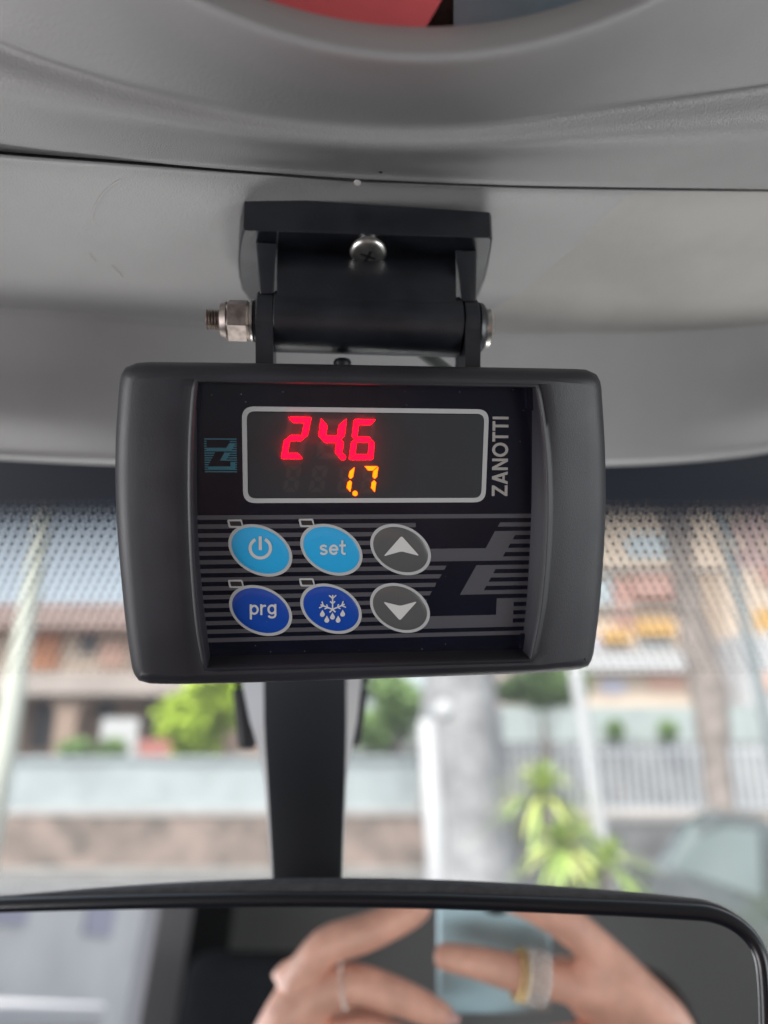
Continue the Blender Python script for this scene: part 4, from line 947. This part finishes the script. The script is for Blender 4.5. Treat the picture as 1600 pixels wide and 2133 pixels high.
# web between plate and barrel, barrel
bm = bmesh.new(); pro = [(508, .2500), (526, .2465), (545, .2385), (575, .2345), (605, .2322), (632, .2306), (650, .2311), (670, .2360), (690, .2460), (560, .2580), (500, .2580)]
wl_a = [bm.verts.new(Q(577, y, d)) for y, d in pro]; wl_b = [bm.verts.new(Q(950, y + 12, d)) for y, d in pro]
bm.faces.new(wl_a); bm.faces.new(wl_b[::-1])
for i in range(len(pro)): bm.faces.new((wl_a[i], wl_a[(i + 1) % len(pro)], wl_b[(i + 1) % len(pro)], wl_b[i]))
from_bm('web', bm, M['bracket'], ctrl, True, 25)
bm = bmesh.new(); a_ = AX(571); b_ = AX(957); L = (b_ - a_).length; lathe(bm, a_, b_ - a_, [(0, .0086), (.0005, .0092), (L - .0005, .0092), (L, .0086)], 48)
from_bm('pivot_barrel', bm, M['bracket'], ctrl, True, 40)
# ears of the plate (wedge gussets)
for (x0, x1, x2, x3, yt0, yt1, ybm) in ((533, 576, 541, 570, 505, 508, 612), (948, 993, 962, 992, 521, 523, 628)):
    bm = bmesh.new(); hexa(bm, [Q(x0, yt0, .2365), Q(x1, yt1, .2365), Q(x3, ybm, .2325), Q(x2, ybm, .2325), Q(x0, yt0, .254), Q(x1, yt1, .254), Q(x3, ybm, .250), Q(x2, ybm, .250)], .0005)
    from_bm('gusset', bm, M['bracket'], ctrl, True, 30)
# yoke arms rising from the housing
for (x0, x1, yt, yb2) in ((536, 573, 613, 790), (958, 990, 629, 800)):
    a_, b_ = AX(x0), AX(x1); L = (b_ - a_).length
    bm = bmesh.new(); lathe(bm, a_, b_ - a_, [(0, .0082), (.0004, .0088), (L - .0004, .0088), (L, .0082)], 36)
    dn = dv((loc(x0, 800).x, loc(x0, 800).y), -.006); 
    f0, f1 = a_, b_; dwn = (UP * -1 + FW * 0.03).normalized(); bk = (FW - axd * FW.dot(axd)).normalized()
    hexa(bm, [f0 - bk * .0086 + axd * .0001, f1 - bk * .0086 - axd * .0001, f1 - bk * .0086 - axd * .0001 + dwn * .020, f0 - bk * .0086 + axd * .0001 + dwn * .020,
              f0 + bk * .0086 + axd * .0001, f1 + bk * .0086 - axd * .0001, f1 + bk * .0086 - axd * .0001 + dwn * .020, f0 + bk * .0086 + axd * .0001 + dwn * .020])
    from_bm('hinge_arm', bm, M['bracket'], ctrl, True, 40)
# rear ledge of the housing that carries the arms
bm = bmesh.new(); bk = -DN
tl_, tr_ = loc(500, 775, -.02), loc(1020, 780, -.02)
hexa(bm, [dv((tl_.x, tl_.y - .002), -.019), dv((tr_.x, tr_.y - .002), -.019), dv((tr_.x, tr_.y - .03), -.019), dv((tl_.x, tl_.y - .03), -.019), dv((tl_.x, tl_.y - .002), -.036), dv((tr_.x, tr_.y - .002), -.036), dv((tr_.x, tr_.y - .03), -.034), dv((tl_.x, tl_.y - .03), -.034)], .001)
from_bm('rear_ledge', bm, M['bracket'], ctrl, True, 30)
bm = bmesh.new(); lathe(bm, P(713, 764, .238), (UP - FW * .2).normalized(), [(-.004, .0026), (.0016, .0028), (.0024, .0022), (.0028, .001)], 20)
from_bm('rear_knob', bm, M['bracket'], ctrl, True, 60)
M['cable'] = mat("cable_grey_green", (0.10, 0.11, 0.10), 0.5)
bm = bmesh.new(); tube(bm, crom([P(850, 705, .262), P(885, 738, .262), P(915, 760, .262), P(960, 800, .262), P(990, 860, .262)], 14), .0022, 12)
from_bm('cable', bm, M['cable'], ctrl, True)
for cq in (((1096, 806), (1117, 807), (1116, 856), (1098, 852)), ((1086, 1322), (1101, 1321), (1098, 1352), (1084, 1354)), ((408, 800), (417, 800), (417, 852), (409, 856))):
    flat('corner_clip', [cq], .0012, M['panel'], ctrl, th=.0014)
# bolt: thread, nut, washers, head
bolt_bm = bmesh.new(); prof = []; a_ = AX(430); total = (AX(985) - a_).length; th_len = (AX(460) - a_).length; npitch = 5
prof.append((0, .0022))
for k in range(npitch):
    prof.append((th_len * (k + .3) / npitch, .0032)); prof.append((th_len * (k + .8) / npitch, .0024))
prof += [(th_len, .0028), (total, .0028)]; lathe(bolt_bm, a_, axd, prof, 28)
bolt = from_bm('pivot_bolt', bolt_bm, M['zinc'], ctrl, True, 60)
bm = bmesh.new(); a_ = AX(458); L = (AX(473) - a_).length; lathe(bm, a_, axd, [(0, .0038), (.0004, .0050), (L * .7, .0054), (L, .0056)], 32); from_bm('nut_collar', bm, M['zinc'], bolt, True, 50)
bm = bmesh.new(); a_ = AX(472); L = (AX(521) - a_).length; lathe(bm, a_, axd, [(0, .0054), (.0008, .0064), (L - .0008, .0064), (L, .0056)], 6); from_bm('nut', bm, M['zinc'], bolt, False)
bm = bmesh.new(); a_ = AX(522); L = (AX(529) - a_).length; lathe(bm, a_, axd, [(0, .0058), (L * .3, .0063), (L * .8, .0063), (L, .0058)], 32); from_bm('washer', bm, M['steel'], bolt, True, 50)
bm = bmesh.new(); a_ = AX(529.5); L = (AX(535.5) - a_).length; lathe(bm, a_, axd, [(0, .006), (L * .3, .0064), (L * .8, .0064), (L, .006)], 32); from_bm('washer', bm, M['blacksteel'], bolt, True, 50)
bm = bmesh.new(); a_ = AX(990.5); L = (AX(1009) - a_).length; lathe(bm, a_, axd, [(0, .0072), (.0005, .0079), (L - .001, .0076), (L, .0062)], 40); from_bm('bolt_flange', bm, M['bracket'], bolt, True, 50)
bm = bmesh.new(); a_ = AX(1008); L = (AX(1022) - a_).length; lathe(bm, a_, axd, [(0, .0058), (L * .7, .0060), (L, .0052)], 40); from_bm('bolt_head', bm, M['steel'], bolt, True, 50)

# ================================================================== REAR-VIEW MIRROR
MN = -(RAY(1065, 1835)).normalized(); MO = P(800, 1990, 0.25)
def mp(px, py): return hit(px, py, MO, MN)
MC = mp(720, 2130)
mir = empty('rear_view_mirror', MC, 'wide black rear view mirror below the controller, reflecting two hands', 'mirror')
go = [(-95, 1919), (-60, 1907), (0, 1900), (300, 1892), (600, 1888), (900, 1892), (1200, 1903), (1420, 1914), (1490, 1922), (1540, 1948), (1570, 1990), (1580, 2060), (1582, 2180), (1572, 2300), (1545, 2355), (1490, 2378), (1000, 2392), (300, 2392), (-60, 2380), (-125, 2350), (-155, 2290), (-160, 2180), (-158, 2050), (-140, 1960), (-118, 1930)]
gp = [mp(*q) for q in go]; cl = gp + [gp[0]]; gp = crom(cl, 241)[:-1]; ng = len(gp)
bm = bmesh.new(); vv = [bm.verts.new(p) for p in gp]; bm.faces.new(vv); f = bm.faces[:] ; 
from_bm('mirror_glass', bm, M['mirror'], mir)
def moff(d, z, up=0.0):
    out = []; XA = V((1, 0, 0))
    for i in range(ng):
        t_ = (gp[(i + 1) % ng] - gp[i - 1]).normalized(); o_ = t_.cross(MN).normalized()
        if o_.dot(gp[i] - MC) < 0: o_ = -o_
        bul = up * max(0, 1 - ((gp[i] - MC).dot(XA) / 0.125) ** 2) * (1 if o_.z > .5 else 0); out.append(gp[i] + o_ * (d + bul) + MN * z)
    return out
def ringmesh(name, loops_, m, cap=False):
    bm = bmesh.new(); R_ = [[bm.verts.new(p) for p in l] for l in loops_]
    for a_, b_ in zip(R_, R_[1:]):
        for i in range(ng): bm.faces.new((a_[i], a_[(i + 1) % ng], b_[(i + 1) % ng], b_[i]))
    if cap: bm.faces.new(R_[-1])
    return from_bm(name, bm, m, mir, True, 60)
ringmesh('mirror_rim', [moff(-.0004, -.0006), moff(-.0002, .0004), moff(.0004, .0014), moff(.0016, .0020), moff(.0030, .0016), moff(.0040, .0002), moff(.0045, -.0022)], M['mrim'])
ringmesh('mirror_housing', [moff(.0042, -.0024), moff(.0050, -.0030, .0012), moff(.0054, -.0080, .0034), moff(.0044, -.0150, .0044), moff(-.002, -.0230, .002), moff(-.014, -.0300), moff(-.028, -.0330)], M['mhouse'], True)
# arm from windscreen foot to mirror
arm = from_bm
rows_ = [(1330, 548, 722, 495, 762, .47, .50), (1430, 549, 722, 506, 752, .43, .465), (1500, 550, 722, 520, 744, .40, .43), (1560, 553, 721, 538, 733, .375, .40), (1620, 557, 719, 549, 723, .352, .376), (1700, 562, 716, 556, 719, .328, .35), (1780, 567, 713, 562, 716, .305, .326), (1850, 571, 711, 567, 714, .288, .308), (1950, 575, 708, 572, 710, .272, .290)]
bm = bmesh.new(); bs = bmesh.new(); fr_, sd_ = [], []
for (y, x0, x1, u0, u1, d0, d1) in rows_:
    d0, d1 = .272 + (d0 - .272) * .72, .272 + (d1 - .272) * .72
    mid = (x0 + x1) / 2
    fr_.append([bm.verts.new(P(x0, y, d0 + .0012)), bm.verts.new(P(x0 + 5, y, d0 + .0002)), bm.verts.new(P(mid, y, d0 - .0012)), bm.verts.new(P(x1 - 5, y, d0 + .0002)), bm.verts.new(P(x1, y, d0 + .0012))])
    sd_.append([bs.verts.new(P(x0, y, d0 + .0014)), bs.verts.new(P(u0, y, d1)), bs.verts.new(P((u0 + mid) / 2, y, d1 + .008)), bs.verts.new(P((u1 + mid) / 2, y, d1 + .008)), bs.verts.new(P(u1, y, d1)), bs.verts.new(P(x1, y, d0 + .0014))])
for a_, b_ in zip(fr_, fr_[1:]):
    for i in range(4): bm.faces.new((a_[i], a_[i + 1], b_[i + 1], b_[i]))
for a_, b_ in zip(sd_, sd_[1:]):
    for i in range(5): bs.faces.new((a_[i], a_[i + 1], b_[i + 1], b_[i]))
from_bm('arm_cover', bm, M['arm'], mir, True, 40); from_bm('arm_side_shell', bs, M['armside'], mir, True, 40)
bm = bmesh.new(); hexa(bm, [P(484, 1290, .428), P(771, 1290, .428), P(768, 1430, .424), P(484, 1430, .424), P(484, 1290, .445), P(771, 1290, .445), P(768, 1430, .455), P(484, 1430, .455)], .003)
hexa(bm, [P(484, 1431, .424), P(534, 1431, .424), P(534, 1562, .412), P(496, 1562, .412), P(484, 1431, .445), P(534, 1431, .445), P(534, 1562, .435), P(496, 1562, .435)], .003)
hexa(bm, [P(722, 1431, .424), P(768, 1431, .424), P(751, 1555, .412), P(722, 1555, .412), P(722, 1431, .445), P(768, 1431, .445), P(751, 1555, .435), P(722, 1555, .435)], .003)
from_bm('windscreen_foot', bm, M['arm'], mir, True, 40)

# ================================================================== PERSON, PHONE, RINGS (seen in the mirror)
def MIR(p):                      # reflect a point in the plane of the mirror glass
    return p - MN * (2 * (p - MO).dot(MN))
def VP(px, py, d): return MIR(P(px, py, d))
ph = empty('phone', CAM - UP * .02, 'phone in a pale blue case held up by two hands, seen in the mirror', 'phone')
bm = bmesh.new(); c8 = [VP(912, 1780, .527), VP(1150, 1780, .527), VP(1150, 2116, .527), VP(912, 2116, .527)]
nrm = (c8[1] - c8[0]).cross(c8[2] - c8[0]).normalized()
if nrm.dot(MO - c8[0]) > 0: nrm = -nrm
hexa(bm, c8 + [p + nrm * .009 for p in c8], .0035); from_bm('case', bm, M['phone'], ph, True, 50)
bm = bmesh.new(); p = VP(1035, 1868, .527); lathe(bm, p + nrm * .001, -nrm, [(0, .012), (.0025, .012), (.003, .009)], 24); from_bm('lens_ring', bm, M['blacksteel'], ph, True, 50)

nodes = []; edges = []
def N(p, r, r2=None, link_to=None):
    nodes.append((p, r, r2 if r2 else r)); i = len(nodes) - 1
    if link_to is not None: edges.append((link_to, i))
    return i
def chain(start, pts):
    k = start; out = []
    for (px, py, d, r) in pts: k = N(VP(px, py, d), r, None, k); out.append(k)
    return out
TORSO = V((0.05, -0.62, 1.25))
pel = N(TORSO + V((0, -.02, -.35)), .15, .11); chest = N(TORSO + V((0, 0, .02)), .16, .11, pel); upc = N(TORSO + V((0, 0, .20)), .14, .09, chest)
nk = N(TORSO + V((0, .01, .33)), .055, .055, upc); hd0 = N(TORSO + V((0, .02, .43)), .07, .085, nk); hd1 = N(TORSO + V((0, .03, .53)), .078, .095, hd0); hd2 = N(TORSO + V((0, .02, .60)), .05, .06, hd1)
# right-hand side of the mirror picture
wr = VP(1440, 2330, .515); shR = N(TORSO + V((.21, 0, .20)), .06, .06, upc); elR = N(V((.27, -.28, 1.50)), .042, .042, shR)
wR = N(wr, .027, .022, elR)
pR1 = N(VP(1350, 2190, .508), .042, .022, wR); pR2 = N(VP(1290, 2060, .505), .040, .020, pR1)
chain(pR2, [(1190, 2045, .498, .0135), (1085, 2030, .493, .0125), (990, 2003, .492, .0105), (930, 1993, .494, .0092), (905, 1988, .497, .0075)])
chain(pR2, [(1240, 1975, .503, .0135), (1170, 1915, .500, .0125), (1095, 1878, .500, .0105), (1035, 1862, .503, .009)])
chain(pR1, [(1250, 2170, .500, .0135), (1160, 2180, .496, .0125), (1080, 2185, .497, .010), (1030, 2180, .50, .0085)])
chain(pR1, [(1250, 2240, .503, .013), (1170, 2260, .499, .012), (1100, 2265, .50, .0095)])
chain(wR, [(1310, 2140, .530, .013), (1220, 2060, .542, .011), (1150, 2000, .545, .0095)])
# left-hand side
wl_ = VP(500, 2420, .515); shL = N(TORSO + V((-.21, 0, .20)), .06, .06, upc); elL = N(V((-.26, -.28, 1.50)), .042, .042, shL)
wL = N(wl_, .027, .022, elL)
pL1 = N(VP(560, 2270, .508), .034, .019, wL); pL2 = N(VP(620, 2140, .505), .032, .017, pL1)
chain(pL2, [(640, 2025, .500, .0135), (672, 1970, .498, .0130), (760, 1945, .498, .0120), (850, 1905, .502, .0105), (900, 1870, .508, .0085)])
chain(pL2, [(660, 2070, .494, .0135), (740, 2045, .490, .0125), (830, 2075, .490, .0115), (905, 2110, .492, .0098), (945, 2128, .495, .0075)])
chain(pL1, [(660, 2170, .497, .0135), (770, 2150, .490, .0125), (860, 2185, .491, .011), (930, 2215, .494, .0085)])
chain(pL1, [(640, 2270, .50, .0130), (750, 2270, .494, .0115), (840, 2300, .496, .009)])
chain(wL, [(640, 2190, .530, .013), (760, 2110, .543, .011), (840, 2070, .547, .0095)])
person = empty('person', TORSO + V((0, 0, -.5)), 'person in a dark shirt holding up a phone, hands and rings seen in the mirror', 'person')
body = skin_mesh('body', nodes, edges, M['skin'], person, 2, 0)
def S(*pts): return [(p, r, r2) for p, r, r2 in pts]
sn = S((TORSO + V((0, -.02, -.37)), .165, .125), (TORSO + V((0, 0, .02)), .175, .125), (TORSO + V((0, 0, .20)), .155, .105), (TORSO + V((0, .005, .27)), .075, .07),
       (TORSO + V((.21, 0, .20)), .075, .075), (V((.275, -.28, 1.50)), .058, .058), (V((.27, -.28, 1.50)).lerp(wr, .45), .045, .045),
       (TORSO + V((-.21, 0, .20)), .075, .075), (V((-.265, -.28, 1.50)), .058, .058), (V((-.26, -.28, 1.50)).lerp(wl_, .45), .045, .045))
skin_mesh('shirt', sn, [(0, 1), (1, 2), (2, 3), (2, 4), (4, 5), (5, 6), (2, 7), (7, 8), (8, 9)], M['shirt'], person, 2, 0)
hn = S((TORSO + V((0, -.03, .44)), .085, .085), (TORSO + V((0, -.02, .55)), .092, .10), (TORSO + V((0, .0, .64)), .055, .06))
skin_mesh('hair', hn, [(0, 1), (1, 2)], M['hair'], person, 2, 0)
def ringpart(px, py, d, dirpx, r, tube_r, m, nb, studs=0, parent=person):
    c = VP(px, py, d); ax = (VP(px + dirpx[0], py + dirpx[1], d) - c).normalized(); u_ = ax.orthogonal().normalized(); w2 = ax.cross(u_)
    bm = bmesh.new()
    for b_ in range(nb):
        cc_ = c + ax * (b_ - (nb - 1) / 2) * tube_r * 2.1
        pts = [cc_ + (u_ * math.cos(2 * math.pi * i / 32) + w2 * math.sin(2 * math.pi * i / 32)) * r for i in range(33)]
        for i in range(0, 32):
            pp_ = pts[i]; bmesh.ops.create_icosphere(bm, subdivisions=1, radius=tube_r * (1.0 if (i + b_) % 2 else .62), matrix=Matrix.Translation(pp_))
    return from_bm('ring', bm, m, parent)
ringpart(1085, 2031, .4935, (20, 4), .0141, .0020, M['gold'], 2); ringpart(1113, 2035, .4935, (20, 4), .0146, .0024, M['silver'], 3); ringpart(716, 2050, .4908, (20, -3), .0136, .0013, M['silver'], 1)
for (px, py, d) in ((938, 2122, .486),):
    bm = bmesh.new(); bmesh.ops.create_uvsphere(bm, u_segments=14, v_segments=8, radius=.006, matrix=Matrix.Translation(VP(px, py, d + .0035)) @ Matrix.Diagonal((1.1, .8, .6, 1))); from_bm('fingernail', bm, M['nail'], person, True)
